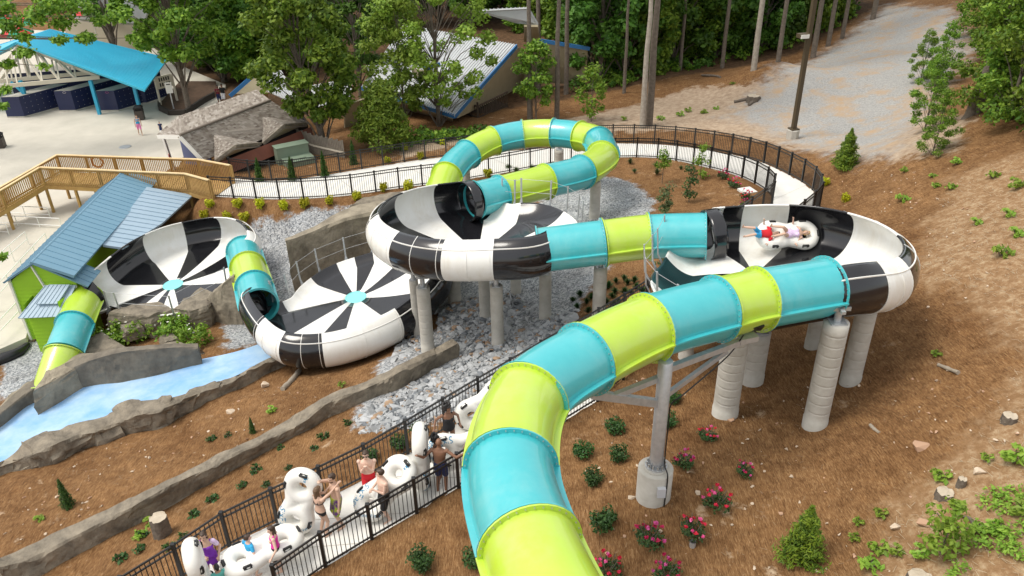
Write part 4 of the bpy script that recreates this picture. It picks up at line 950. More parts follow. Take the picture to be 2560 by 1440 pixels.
# umbrellas behind the pavilion
for (u, v, z, lab) in ((38, 80, 0.2, 'red and green striped parasol showing between leaves, lower left one'), (75, 52, .8, 'red and green striped parasol behind the blue roof, middle one'), (225, 28, 1.2, 'red and green striped parasol further right behind branches'), (10, 50, .8, 'red and green striped parasol at the left edge')):
    p = Pz(u, v, z); e = empty('parasol', p-(0, 0, 2.6), 0, lab, 'parasol', 'striped parasols behind the pavilion'); b = MB(); n = 8
    rm, gn = MT.setdefault('red', mat('red cloth', (.55, .02, .03), .7)), MT.setdefault('green', mat('green cloth', (.01, .25, .13), .7))
    for k in range(n):
        a0_, a1_ = 2*math.pi*k/n, 2*math.pi*(k+1)/n; b.add([(0, 0, 3.2), (1.6*math.cos(a0_), 1.6*math.sin(a0_), 2.45), (1.6*math.cos(a1_), 1.6*math.sin(a1_), 2.45)], [(0, 1, 2)], rm if k % 2 else gn)
    b.build('canopy', parent=e); b = MB(); b.cyl((0, 0, 0), (0, 0, 3.2), .04); b.build('pole', MT['trim'], e)

# ---------------------------------------------------------------- lamp post
lp = Pg(1980, 347); e = empty('lamp_post', lp, .25, 'tall brown square lamp post on a concrete footing beside the gravel road', 'lamp post'); bm_ = mat('bronze paint', (.075, .055, .03), .5)
b = MB(); b.lathe((0, 0, 0), [(.36, -.3), (.36, .55), (.33, .58), (0, .58)], 8, MT['conc'], False); b.build('footing', parent=e)
b = MB(); b.box((0, 0, .62), (.5, .5, .08)); b.box((0, 0, 6.5), (.24, .24, 12)); b.build('pole', bm_, e)
b = MB(); b.box((-.35, -.1, 5.95), (.5, .1, .1)); b.box((-.42, -.15, 6.05), (.62, .5, .22)); b.build('luminaire', bm_, e); b = MB(); b.box((-.5, -.42, 6.05), (.5, .05, .2)); b.build('lens', MT['trim'], e)
# white handrails on the plaza steps
wr = mat('white handrail', (.78, .78, .76), .4)
def handrail(pts, lab):
    P = [Pz(u, v, z) for u, v, z in pts]; o = P[0]; e = empty('handrail', o, 0, lab, 'handrail', 'white pipe handrails on the plaza'); b = MB()
    for z in (.95, .5):
        for a, c in zip(P[:-1], P[1:]): b.cyl(a-o+(0, 0, z), c-o+(0, 0, z), .022, n=6)
    b.build('rail', wr, e)
    for q in walk(P, 1.6): b = MB(); b.cyl(q-o-(0, 0, .3), q-o+(0, 0, .95), .02, n=6); b.build('upright', wr, e)
handrail([(8, 550, -4.2), (130, 556, -4.2)], 'short level white handrail under the wooden ramp')
handrail([(-5, 575, -4.3), (160, 584, -4.3)], 'long level white handrail nearer than the short one')
handrail([(-5, 690, -4.6), (75, 618, -4.4)], 'upper diagonal white handrail left of the green house')
handrail([(-5, 768, -4.8), (125, 622, -4.5)], 'middle diagonal white handrail left of the green house')
handrail([(-5, 865, -5.1), (55, 800, -5.0)], 'lowest diagonal white handrail by the corner of the green house')
handrail([(-5, 598, -4.4), (28, 600, -4.4)], 'stub of white handrail at the left edge of the plaza')
# ---------------------------------------------------------------- rock walls and the dry blue channel
def grid_mesh(rows, mb, mat_, smooth=False, close=False):
    R, K = len(rows), len(rows[0]); mb.add([p for r in rows for p in r], [(i*K+k, i*K+k+1, (i+1)*K+k+1, (i+1)*K+k) for i in range(R-1) for k in range(K-1)], mat_, smooth)
def above(base, v):
    z = 0.
    while proj(base+np.array([0, 0, z]))[1] > v and z < 6: z += .02
    return z
def rocknoise(p, amp, f): 
    n = mnoise.noise_vector((p[0]*f, p[1]*f, p[2]*f)); n2 = mnoise.noise_vector((p[0]*f*3.1, p[1]*f*3.1, p[2]*f*3.1)); cc = mnoise.cell_vector((p[0]*f*1.1+n[0], p[1]*f*1.1+n[1], p[2]*f*2.2)); return np.array(p)+np.array(n)*amp*.8+np.array(n2)*amp*.5+(np.array(cc)-.5)*amp*1.1
def rock_wall(name, stations, label, mat_, cat='wall', amp=.12, nseg=14, cap=True):
    """stations: (foot px, top front px, top back px)"""
    S = []
    for (fu, fv), (tu, tv), (bu, bv) in stations:
        base = Pg(fu, fv); h = above(base, tv); top = base+np.array([0, 0, h]); t2 = Pz(tu, tv, top[2]); back = Pz(bu, bv, top[2]); S.append((base-np.array([0, 0, .4]), (top*.5+t2*.5), back))
    o0 = S[0][0].copy()
    A, B, C_ = [catmull([s[k] for s in S], nseg) for k in range(3)]; rows = []
    for i in range(len(A)):
        a, b_, c = A[i], B[i], C_[i]; row = []
        for f in (0, .2, .38, .5, .62, .75, .88, .96): row.append(rocknoise(a+(b_-a)*f, amp, .9))
        for f in (.06, .3, .55, .8, .97): row.append(rocknoise(b_+(c-b_)*f, amp*.7, .8))
        dn = c-np.array([0, 0, max(.5, b_[2]-a[2])]); row.append(c*.5+dn*.5); row.append(dn)
        rows.append([p-o0 for p in row])
    m = MB(); grid_mesh(rows, m, mat_)
    for r in (rows[0], rows[-1]): m.add(r, [tuple(range(len(r)))], mat_)
    o = m.build(name, None, None, o0); tag(o, label, cat); return o
rock_wall('stone_wall', [((30,1487),(-10,1420),(-20,1400)),((112,1440),(47,1399),(34,1380)),((262,1354),(230,1318),(215,1297)),((412,1275),(397,1230),(395,1212)),((530,1205),(520,1170),(515,1150)),((637,1144),(637,1114),(630,1095)),((750,1084),(750,1058),(742,1035)),((820,1043),(820,1011),(820,991)),((949,991),(949,958),(947,936)),((1002,971),(1004,928),(1000,910)),((1075,930),(1078,893),(1070,876)),((1148,892),(1146,860),(1131,847))], 'long low grey stone retaining wall crossing the mulch from lower left', MT['rock'], amp=.07)
rock_wall('channel_wall', [((-60,1215),(-60,1190),(-62,1175)),((22,1182),(20,1162),(17,1147)),((130,1165),(117,1127),(80,1092)),((192,1130),(190,1097),(150,1070)),((250,1112),(245,1078),(220,1052)),((300,1092),(295,1060),(267,1040)),((360,1082),(345,1040),(310,1003)),((412,1072),(405,1032),(390,995)),((440,1050),(445,1010),(450,983)),((520,1007),(520,985),(520,965)),((600,968),(600,948),(600,932)),((712,915),(712,895),(692,888)),((782,882),(776,862),(745,853))], 'grey artificial rock edge along the near side of the blue channel', MT['rock'], amp=.17)
rock_wall('curved_wall', [((-80,1125),(-80,1085),(-90,1062)),((0,1077),(0,1042),(-10,1025)),((95,1010),(80,975),(66,960)),((220,974),(190,915),(180,900)),((310,962),(290,885),(282,872)),((400,944),(380,873),(376,862)),((507,917),(497,869),(495,858))], 'dark stained curved concrete wall on the far side of the blue channel', MT['stained'], amp=.035)
rock_wall('retaining_wall', [((737,737),(714,604),(714,596)),((790,712),(765,586),(778,568)),((880,690),(850,548),(868,520)),((960,665),(925,530),(935,505)),((1030,640),(1000,520),(1005,500))], 'weathered block retaining wall behind the lower middle bowl', MT['rockwall'], amp=.05)
rock_wall('end_wall', [((520,800),(528,745),(522,738)),((560,812),(562,715),(555,708)),((604,812),(594,690),(585,684))], 'stained tan concrete wall end under the right side of the left bowl', MT['rockwall'], amp=.05)
# channel floor
wl_ = [(-62,1175),(17,1147),(80,1092),(150,1070),(220,1052),(267,1040),(310,1003),(390,995),(450,983),(520,965),(600,932),(692,888),(745,853)]
fl_ = [(-80,1120),(0,1075),(95,1003),(155,994),(220,970),(265,965),(310,958),(360,950),(400,940),(450,930),(507,913),(600,890),(660,868)]
rows = []
for (a, b_) in zip(wl_, fl_):
    p, q = Pg(*a), Pg(*b_); r = []
    for f in np.linspace(-.3, 1.15, 11):
        x = p+(q-p)*f; x[2] = p[2]*(1-f)+q[2]*f+.10+.25*max(0, f-.75)+.12*max(0, .2-f); r.append(x)
    rows.append(r)
bl = mat('faded blue paint', (.11, .34, .68), .6, (.50, .64, .74), .55, contrast=.5, bump=.1, bscale=12, detail=8)
sm_rows = []
for k in range(11): sm_rows.append(catmull([r[k] for r in rows], 5))
m = MB(); grid_mesh([list(x) for x in zip(*sm_rows)], m, bl, True); o = m.build('dry_channel'); tag(o, 'faded blue painted dry water channel between rock edges', 'channel')
# boulders and slabs
def slab(name, top, z, h, label, mat_=None, grow=1.12, cat='rock', tilt=0):
    P = [Pz(u, v, z+tilt*i) for i, (u, v) in enumerate(top)]; c = sum(P)/len(P); m = MB(); pts = []
    for p in P:
        d = p-c; pts += [rocknoise(p, .06, 2)-c, rocknoise(c+d*grow-np.array([0, 0, h*.45]), .12, 1.5)-c, rocknoise(c+d*grow*.97-np.array([0, 0, h]), .12, 1.5)-c]
    m.hull(pts); 
    bm = bmesh.new(); me = m.mesh('tmp'); bm.from_mesh(me); bmesh.ops.subdivide_edges(bm, edges=bm.edges[:], cuts=4, use_grid_fill=True, smooth=0)
    for v in bm.verts:
        q = rocknoise(np.array(v.co)+c, .07, 1.8)-c; v.co = Vector(q)
    bm.to_mesh(me); bm.free(); me.name = name; me.materials.append(mat_ or MT['rock']); o = bpy.data.objects.new(name, me); COL.objects.link(o); o.location = tuple(c); tag(o, label, cat); return o
slab('rock_slab', [(272,778),(330,762),(395,752),(438,770),(400,783),(372,792),(335,778)], -3.65, 1.2, 'long flat grey rock slab in front of the left bowl')
slab('rock_slab', [(432,768),(468,742),(503,718),(540,735),(518,766),(470,778)], -3.5, 1.1, 'blocky brown rock slab right of the long flat slab by the left bowl')
slab('rock_slab', [(196,858),(250,832),(272,858),(262,880),(330,882),(260,900),(190,892)], -4.35, 1.0, 'tan flat rock beside the lower end of the leftmost tube')
slab('rock_slab', [(330,880),(372,866),(440,855),(475,858),(497,868),(420,872)], -3.9, .8, 'tan flat rock capping the top of the dark curved wall')
slab('rock_slab', [(118,915),(190,880),(262,885),(225,905),(130,950),(85,978)], -3.9, 1.5, 'pale rock ledge running down behind the curved wall', MT['rockwall'])
slab('rock_slab', [(-10,1030),(26,990),(65,955),(95,948),(66,966),(20,1012)], -4.6, .7, 'pale rock ledge at the left end of the curved wall', MT['rockwall'])
slab('boulder', [(405,838),(430,832),(445,848),(415,858)], -4.0, .6, 'small grey boulder among green plants on the rocks')
slab('boulder', [(300,815),(335,805),(355,818),(310,830)], -4.1, .6, 'small pale boulder left of the green plants on the rocks')
slab('boulder', [(872,522),(905,497),(950,487),(1012,478),(1014,505),(985,530),(940,545),(895,556)], -1.3, 1.3, 'large grey boulder on top of the retaining wall by the upper middle bowl')
slab('boulder', [(830,545),(870,528),(890,560),(850,575)], -1.9, .9, 'smaller grey boulder left of the large one on the retaining wall')
slab('boulder', [(1520,795),(1540,785),(1546,800),(1530,812)], -.3, .35, 'single grey stone at the right edge of the riprap', MT['stone'])
# riprap: hundreds of broken stones, nobody could count them
def in_px(poly):
    return np.array([Pg(*q) for q in poly])
def scatter(polys, n, seed):
    r = np.random.default_rng(seed); out = []
    A = [np.abs(sum(p[i-1][0]*p[i][1]-p[i][0]*p[i-1][1] for i in range(len(p))))/2 for p in polys]
    for p, a in zip(polys, A):
        k = int(n*a/sum(A)); lo, hi = p[:, :2].min(0), p[:, :2].max(0); c = 0; 
        while c < k:
            q = r.uniform(lo, hi, (k*3, 2)); q = q[inpoly(q, p)][:k-c]; out.append(q); c += len(q)
    return np.concatenate(out)
def stones(name, pts, sizes, mats, label, cat, seed, sink=.15):
    r = np.random.default_rng(seed); zs = Gv(pts); m = MB()
    for (x, y), z in zip(pts, zs):
        s = sizes(r); a = r.uniform(0, 6.28); pp = r.normal(size=(9, 3)); pp /= np.linalg.norm(pp, axis=1)[:, None]; pp *= np.array([s, s*r.uniform(.5, .9), s*r.uniform(.35, .7)])
        R3 = np.array([[math.cos(a), -math.sin(a), 0], [math.sin(a), math.cos(a), 0], [0, 0, 1]]); tl = r.uniform(-.5, .5); R4 = np.array([[1, 0, 0], [0, math.cos(tl), -math.sin(tl)], [0, math.sin(tl), math.cos(tl)]])
        m.hull((pp@R4.T@R3.T+np.array([x, y, z+s*sink])).tolist(), mats[int(r.integers(len(mats)))])
    o = m.build(name); tag(o, label, cat, kind='stuff'); return o
MT['stone2'] = mat('riprap stone dark', (.20, .215, .23), .85, (.12, .13, .14), 2.5, bump=.4, bscale=8)
MT['stone3'] = mat('riprap stone pale', (.50, .51, .51), .85, (.34, .35, .36), 2.5, bump=.4, bscale=8)
MT['stone4'] = mat('riprap stone rusty', (.40, .27, .17), .9, (.28, .2, .14), 2.5)
rp = [in_px([(1190,740),(1290,735),(1390,790),(1440,775),(1440,830),(1360,880),(1250,950),(1150,1010),(1060,1075),(900,1085),(890,1045),(960,1000),(1150,900),(1100,850),(1090,780)]), in_px([(975,905),(1010,850),(1070,800),(1090,860),(1040,885),(985,915)])]
stones('riprap', scatter(rp, 4300, 1), lambda r: r.choice([.07, .11, .15, .22], p=[.38, .35, .2, .07])*r.uniform(.8, 1.25), [MT['stone']]*6+[MT['stone3']]*4+[MT['stone2']]*2+[MT['stone4']], 'loose broken grey stones filling the gully under the slide', 'riprap', 2)
stones('gravel', scatter([in_px([(1640,505),(1610,560),(1540,640),(1450,760),(1300,720),(1200,640),(1000,640),(1480,440),(1570,450)]), in_px([(560,740),(640,570),(700,548),(880,525),(720,590),(720,720),(640,850)])], 3000, 5), lambda r: r.uniform(.03, .07), [MT['stone'], MT['stone3'], MT['stone2']], 'fine grey gravel stones scattered over the gravel bed', 'gravel', 6)
MT['pebble2'] = mat('reddish pebble', (.45, .28, .18), .9)
stones('pebbles', scatter([in_px([(1450,1000),(1700,900),(2300,900),(2560,1000),(2560,1440),(1480,1440)]), in_px([(0,1200),(560,1010),(700,960),(860,960),(300,1290),(0,1380)]), in_px([(520,520),(900,510),(1050,500),(900,560),(620,560)]), in_px([(2060,400),(2400,420),(2500,800),(2300,880),(2320,600)])], 420, 8), lambda r: r.uniform(.02, .075), [MT['pebble'], MT['pebble'], MT['pebble2']], 'pale pebbles scattered over the brown mulch', 'pebbles', 9, .3)
# larger single stones, logs, stumps
def boulder(u, v, s, lab, m='pebble', sq=.6):
    p = Pg(u, v); r = np.random.default_rng(int(u+v)); b = MB(); q = r.normal(size=(14, 3)); q /= np.linalg.norm(q, axis=1)[:, None]; q *= np.array([s, s*.8, s*sq]); b.hull((q+np.array([0, 0, s*.2])).tolist(), MT[m]); o = b.build('stone', None, None, p); tag(o, lab, 'stone')
boulder(660, 965, .22, 'pale stone beside a driftwood log in the mulch above the stone wall'); boulder(577, 1031, .2, 'small pale stone alone in the mulch below the blue channel')
boulder(2448, 1183, .17, 'orange and white stone between the small cut stumps', 'pebble'); boulder(2310, 1310, .17, 'orange stone at the left of the leafy sapling', 'pebble2'); boulder(2240, 1320, .14, 'flat tan stone at the left of the sapling')
boulder(2300, 1120, .26, 'pinkish rock half sunk in the mulch slope', 'pebble2', .4); boulder(1828, 1052, .16, 'round pink stone at the foot of the thick front column', 'pebble2')
boulder(1745, 1233, .1, 'tiny pale stone right of the round concrete base'); boulder(1580, 1245, .12, 'tiny pale stone left of the round concrete base')
dw2 = mat('driftwood', (.40, .35, .28), .9, (.24, .2, .15), 6)
def log(pts, r, lab, m=None):
    P = [Pg(u, v)+np.array([0, 0, r*.7]) for u, v in pts]; b = MB(); b.sweep([p-P[0] for p in catmull(P, 4)], [r*random.uniform(.75, 1.1) for _ in range((len(P)-1)*4+1)], 7, m or dw2); o = b.build('log', None, None, P[0]); tag(o, lab, 'log')
log([(707,977),(730,955),(750,930)], .12, 'short grey driftwood log in the mulch below the lower middle bowl')
log([(2345,915),(2370,925),(2395,935)], .06, 'thin dark branch lying on the right mulch slope'); log([(2175,1065),(2185,1075),(2198,1085)], .05, 'short pale stick on the mulch near the tallest column')
log([(1835,258),(1870,250),(1890,245)], .12, 'dark branch on the dirt near a mossy stump', MT['bark']); log([(1872,265),(1885,255),(1900,247)], .12, 'second dark branch crossing by the mossy stump', MT['bark'])
log([(1755,190),(1790,192),(1800,195)], .09, 'fallen trunk at the edge of the dark woods', MT['bark'])
log([(2395,1290),(2425,1300),(2433,1318)], .04, 'bent brown stick on straw by the small stumps', MT['bark'])
cut = mat('fresh cut wood', (.52, .45, .35), .8, (.40, .33, .24), 6)
def stump(u, v, r, h, lab):
    p = Pg(u, v); e = empty('tree_stump', p, 0, lab, 'stump', 'tree stumps'); b = MB(); n = 18; rr = [1+.08*math.sin(3*k)+.05*math.cos(5*k) for k in range(n)]
    vs_ = [(q*r*rr[k]*math.cos(2*math.pi*k/n), q*r*rr[k]*math.sin(2*math.pi*k/n), z) for (q, z) in ((1.15, -.3), (1.05, h*.35), (1, h)) for k in range(n)]
    b.add(vs_, [(i*n+k, i*n+(k+1) % n, (i+1)*n+(k+1) % n, (i+1)*n+k) for i in range(2) for k in range(n)], MT['bark'], True); b.build('trunk', parent=e)
    b = MB(); b.add([(r*rr[k]*math.cos(2*math.pi*k/n), r*rr[k]*math.sin(2*math.pi*k/n), h+.003+.02*math.sin(k*2.2)) for k in range(n)], [tuple(range(n))], cut); b.build('cut_top', parent=e)
stump(409, 1338, .23, .7, 'tall grey tree stump with leaves at its side below the stone wall'); stump(2522, 1050, .16, .14, 'low pale topped stump on the upper right mulch slope')
stump(2360, 1240, .18, .13, 'low stump with a split pale top above the leafy sapling'); stump(2400, 1218, .09, .25, 'small dark round stump beside the split one')
stump(1882, 252, .4, .35, 'mossy dark stump on the dirt by the gravel road'); stump(2300, 1452, .25, .08, 'pale stump at the bottom edge of the photo')
b = MB(); p = Pg(1731, 1364); b.sweep([(0, 0, -.1), (0, 0, .14)], [.075, .075], 16, cap=False); b.sweep([(0, 0, .14), (0, 0, -.05)], [.06, .06], 16, cap=False); o = b.build('drain_pipe', MT['steel'], None, p); tag(o, 'short grey pipe end sticking out of the mulch', 'pipe')
b = MB(); p = Pg(1868, 480); b.box((0, 0, .05), (.7, .7, .12)); o = b.build('utility_cover', MT['walk'], None, p, .3); tag(o, 'square pale concrete utility cover in the mulch near red roses', 'cover')
b = MB(); p0 = Pg(40, 895); b.sweep([Pg(u, v)-p0+(0, 0, .1) for u, v in [(-20,915),(20,898),(50,885),(72,865)]], [.25, .3, .22, .12], 8); o = b.build('liner_sheet', mat('black plastic liner', (.012, .012, .014), .35), None, p0); tag(o, 'crumpled black plastic liner along the plaza edge', 'plastic sheet')
# ---------------------------------------------------------------- foliage
LM = {'tree': leafmat('broad leaves', (.06, .155, .012), (.26, .41, .045), .36), 'dark': leafmat('dark leaves', (.035, .10, .012), (.12, .25, .032), .32), 'bright': leafmat('bright leaves', (.13, .25, .02), (.30, .44, .06), .35),
 'yellow': leafmat('yellow shrub leaves', (.30, .34, .01), (.62, .60, .02), .3), 'box': leafmat('boxwood leaves', (.018, .055, .012), (.05, .12, .025), .15), 'conifer': leafmat('conifer needles', (.05, .12, .01), (.24, .34, .03), .3),
 'cedar': leafmat('arborvitae sprays', (.015, .06, .008), (.06, .14, .015), .15), 'weed': leafmat('weed leaves', (.09, .20, .015), (.26, .38, .045), .34), 'rose': leafmat('rose leaves', (.025, .06, .018), (.07, .13, .035), .15),
 'sage': leafmat('grassy blades', (.05, .09, .03), (.14, .19, .07), .2), 'pine': leafmat('pine needles', (.02, .055, .012), (.07, .13, .03), .2)}
MT['petal'] = leafmat('red petals', (.45, .005, .02), (.65, .03, .10), .1); MT['pinkpetal'] = leafmat('pink petals', (.65, .04, .20), (.75, .16, .38), .1); MT['whitepetal'] = mat('white flowers', (.75, .74, .66), .7)
def leaves(m, C, Rr, n, size, mat_, r, shell=.55, up=.5, asp=.6, flat=False):
    """n leaf faces spread through an ellipsoid"""
    d = r.normal(size=(n, 3)); d /= np.linalg.norm(d, axis=1)[:, None]; rad_ = (shell+(1-shell)*r.random(n))[:, None]**.8*r.uniform(.75, 1.08, (n, 1))
    P = np.array(C)+d*rad_*np.array(Rr)
    N_ = d*.6+r.normal(size=(n, 3))*.55+np.array([0, 0, up]); N_ /= np.linalg.norm(N_, axis=1)[:, None]
    T = np.cross(N_, r.normal(size=(n, 3))); T /= np.linalg.norm(T, axis=1)[:, None]; B = np.cross(N_, T); s = size*r.uniform(.6, 1.3, (n, 1))
    A = P+T*s; Bq = P+B*s*asp-N_*s*.15; Cq = P-T*s; D = P-B*s*asp-N_*s*.15
    k = m.mi(mat_); b = len(m.v); m.v += [tuple(x) for q in zip(A, Bq, Cq, D) for x in q]
    m.f += [(b+4*i, b+4*i+1, b+4*i+2, b+4*i+3) for i in range(n)]; m.m += [k]*n; m.sm += [False]*n
def limb_tree(r, h, base, cr, ncl, nleaf, size, leafm, barkm='bark', tr=.2, clr=(.7, 1.2), squash=.75, lean=0, top=True, forks=1):
    """returns trunk MB, crown MB"""
    t = MB(); c = MB(); n = 8; tp = [np.array([lean*(k/n)**1.3*h*.1+r.normal()*.05*h/10*k/n, r.normal()*.05*h/10*k/n, h*.92*k/n]) for k in range(n+1)]
    t.sweep([tp[0]-(0, 0, .4)]+tp, [tr*1.45]+[tr*(1-.8*k/n) for k in range(n+1)], 9, MT[barkm])
    for k in range(ncl):
        f = (k+.5)/ncl; z = base+(h-base)*f; wdt = cr*math.sin(math.pi*min(1, .18+.82*f))**.7 if top else cr
        a = k*2.4+r.uniform(-.5, .5); rr = wdt*r.uniform(.45, 1.0); f2 = min(1, max(.05, (z-.12*h)/(h*.92))); org = tp[int(f2*n*.8)]
        ctr = np.array([rr*math.cos(a), rr*math.sin(a), z+r.uniform(-.3, .3)])+org*(1, 1, 0)
        mid = (org+ctr)/2+np.array([0, 0, .15*rr]); t.sweep([org, mid, ctr], [tr*.35*(1-.5*f), tr*.2*(1-.5*f), .015], 5, MT[barkm])
        R = r.uniform(*clr); leaves(c, ctr, (R, R, R*squash), int(nleaf*r.uniform(.7, 1.3)), size, LM[leafm], r, .35)
    return t, c
def tree_obj(name, label, cat, t, c, group=None, loc=(0, 0, 0)):
    e = empty(name, loc, 0, label, cat, group); t.build('trunk', parent=e); c.build('crown', parent=e); return e
R8 = np.random.default_rng(11)
G_T = 'trees in and around the park'
def at(u, v, z=None): return Pg(u, v) if z is None else Pz(u, v, z)
def custom(u, v, args, name, label, z=None, rz=0, group=G_T):
    t, c = limb_tree(R8, **args); return tree_obj(name, label, 'tree', t, c, group, at(u, v, z))
custom(472, 272, dict(h=13, base=4.2, cr=4.2, ncl=46, nleaf=300, size=.2, leafm='tree', tr=.24), 'broadleaf_tree', 'full green broadleaf tree growing in the small mulch bed by the white sign', -3.7)
custom(812, 375, dict(h=11.5, base=2.4, cr=3.3, ncl=52, nleaf=300, size=.17, leafm='tree', tr=.24, lean=-1.6), 'broadleaf_tree', 'tall green maple with a leaning pale trunk right of the shingled hut', -2.7)
custom(1098, 322, dict(h=13, base=2.0, cr=4.2, ncl=70, nleaf=150, size=.14, leafm='bright', tr=.16, clr=(.5, 1.0)), 'broadleaf_tree', 'slender tree with sparse bright yellow green leaves before the white roof', -2.8)
custom(905, 262, dict(h=13, base=3.5, cr=3.0, ncl=34, nleaf=150, size=.2, leafm='dark', tr=.2), 'broadleaf_tree', 'dark green tree behind the big round shrub and low roof', -3.6)
custom(300, 175, dict(h=14, base=5, cr=4.2, ncl=36, nleaf=150, size=.22, leafm='dark', tr=.35), 'broadleaf_tree', 'dark tree with a thick forked trunk behind the blue pavilion roof', -3.8)
custom(560, 195, dict(h=14, base=3, cr=4.0, ncl=40, nleaf=160, size=.22, leafm='dark', tr=.25), 'broadleaf_tree', 'dark tree in shade behind the full green tree of the mulch bed', -3.8)
custom(700, 150, dict(h=14, base=3.5, cr=4.5, ncl=44, nleaf=160, size=.22, leafm='tree', tr=.25), 'broadleaf_tree', 'green tree behind the leaning maple at the top of the photo', -3.8)
custom(1340, 305, dict(h=5.6, base=1.6, cr=1.5, ncl=22, nleaf=110, size=.14, leafm='tree', tr=.06, clr=(.45, .75)), 'young_tree', 'small leafy tree growing against the left pair of pine trunks')
custom(1478, 305, dict(h=3.8, base=.6, cr=1.0, ncl=18, nleaf=50, size=.13, leafm='weed', tr=.035, clr=(.35, .6)), 'young_tree', 'thin olive green sapling behind the far side of the loop')
custom(1015, 335, dict(h=9, base=2.2, cr=2.6, ncl=34, nleaf=130, size=.15, leafm='bright', tr=.1, clr=(.5, .95)), 'broadleaf_tree', 'light green young tree between the round shrub and the white roof', -2.8)
# magnolia shrub
c = MB(); t = MB()
for k in range(20):
    a = k*2.4; f = (k+.5)/20; ctr = np.array([1.7*math.cos(a)*(1-f*.75)*R8.uniform(.5, 1), 1.5*math.sin(a)*(1-f*.75), .5+3.4*f]); t.sweep([(0, 0, -.2), ctr*.5, ctr], [.06, .04, .015], 5, MT['bark']); leaves(c, ctr, (.95, .95, .75), 420, .14, LM['weed'], R8, .5, .4, .38)
tree_obj('round_shrub', 'large round glossy green shrub behind the curved black fence', 'shrub', t, c, None, at(962, 372))
# pines: bare trunks with the crown high above the picture
def pine(h=20, tr=.24, barkm='bark', base=.74, lean=0): 
    return limb_tree(R8, h=h, base=h*base, cr=2.4, ncl=26, nleaf=90, size=.2, leafm='pine', barkm=barkm, tr=tr, squash=.5, lean=lean)
PN = [tree_obj('pine_tree', 'x', 'tree', *pine(23, .26), 'pine trees with bare trunks'), tree_obj('pine_tree', 'x', 'tree', *pine(24, .2), 'pine trees with bare trunks'), tree_obj('pine_tree', 'x', 'tree', *pine(22, .22, 'palebark'), 'pine trees with bare trunks')]
first = [True]*3
def put(protos, used, k, p, rz, sc, label):
    o = protos[k]
    if not used[k]: o = copy_tree(o)
    used[k] = False
    o.location = tuple(p); o.rotation_euler = (0, 0, rz); o.scale = (sc, sc, sc); o['label'] = label
for (u, v, k, sc, lab) in [(1325, 303, 0, .8, 'grey pine trunk left of the loop top, behind a leafy young tree'), (1392, 297, 1, .95, 'slim straight pine trunk right of the small leafy tree behind the loop'), (1622, 312, 0, 1.0, 'thick pine trunk between the loop and the gravel road'), (1606, 318, 2, .93, 'pale trunk touching the thick pine by the outer fence'),
 (1884, 175, 2, 1.0, 'pale barked trunk at the edge of the dark woods left of the lamp post'), (1345, 225, 0, .9, 'brown pine trunk in front of the pale hall'), (1415, 235, 1, 1.0, 'dark thin pine trunk beside the pale hall'), (1945, 155, 1, .9, 'dark pine trunk just left of the lamp post'), (2032, 145, 0, .9, 'dark pine trunk just right of the lamp post'), (2070, 115, 1, 1, 'pine trunk at the wood edge, second right of the lamp post'), (2105, 95, 1, .9, 'pine trunk at the wood edge, third right of the lamp post'), (2182, 48, 0, .9, 'pine trunk by the far end of the gravel road'), (1805, 170, 1, .9, 'slim dark trunk in the woods left of the pale barked one'), (1700, 175, 1, .8, 'slim dark trunk in the woods right of the thick pine'), (1560, 235, 1, .7, 'thin trunk in the undergrowth left of the thick pine'), (2425, 290, 0, 1.05, 'leaning thick pine trunk on the right slope, left of its twin'), (2440, 285, 1, 1.1, 'pine trunk twin leaning beside the thick one on the right slope')]:
    p = at(u, v); put(PN, first, k, p, R8.uniform(0, 6), sc, lab)
    if u > 2400:
        o = [x for x in COL.objects if x.get('label') == lab][0]; o.rotation_euler = (0, rad(7), 0)
# dense forest at the back and right, individuals copied from five kinds
FT = [tree_obj('forest_tree', 'x', 'tree', *limb_tree(R8, h=12, base=.8, cr=3.0, ncl=50, nleaf=220, size=.22, leafm='dark', tr=.16), G_T), tree_obj('forest_tree', 'x', 'tree', *limb_tree(R8, h=9, base=.5, cr=2.4, ncl=44, nleaf=200, size=.2, leafm='tree', tr=.12), G_T), tree_obj('forest_tree', 'x', 'tree', *limb_tree(R8, h=14, base=2, cr=3.4, ncl=50, nleaf=210, size=.24, leafm='dark', tr=.2), G_T), tree_obj('forest_tree', 'x', 'tree', *limb_tree(R8, h=6, base=.4, cr=1.9, ncl=28, nleaf=130, size=.17, leafm='tree', tr=.08), G_T)]
FT.append(tree_obj('forest_tree', 'x', 'tree', *limb_tree(R8, h=7, base=.6, cr=2.0, ncl=30, nleaf=230, size=.095, leafm='tree', tr=.08, clr=(.45, .8)), G_T))
fu = [True]*5; nf_ = 0
FN = ['dense dark green tree of the woods', 'mid green bushy tree of the woods', 'tall dark tree of the woods', 'low leafy young tree of the woods', 'slim leafy tree growing']
def forest(pts, ks, where):
    for (u, v) in pts:
        k = ks[int(R8.integers(len(ks)))]; put(FT, fu, k, at(u, v), R8.uniform(0, 6), R8.uniform(.85, 1.2), FN[k]+' '+where)
forest([(1500, 205), (1560, 190), (1620, 180), (1680, 160), (1740, 150), (1790, 140), (1840, 130), (1905, 125), (1960, 105), (2015, 85), (2060, 60), (1470, 170), (1540, 150), (1600, 140), (1660, 125), (1720, 110), (1775, 100), (1840, 90), (1900, 80), (1960, 60), (2010, 40), (1450, 130), (1580, 100), (1700, 75), (1820, 55), (1930, 35), (2080, 30), (2130, 20)], [0, 1, 2, 1], 'behind the loop and the lamp post')
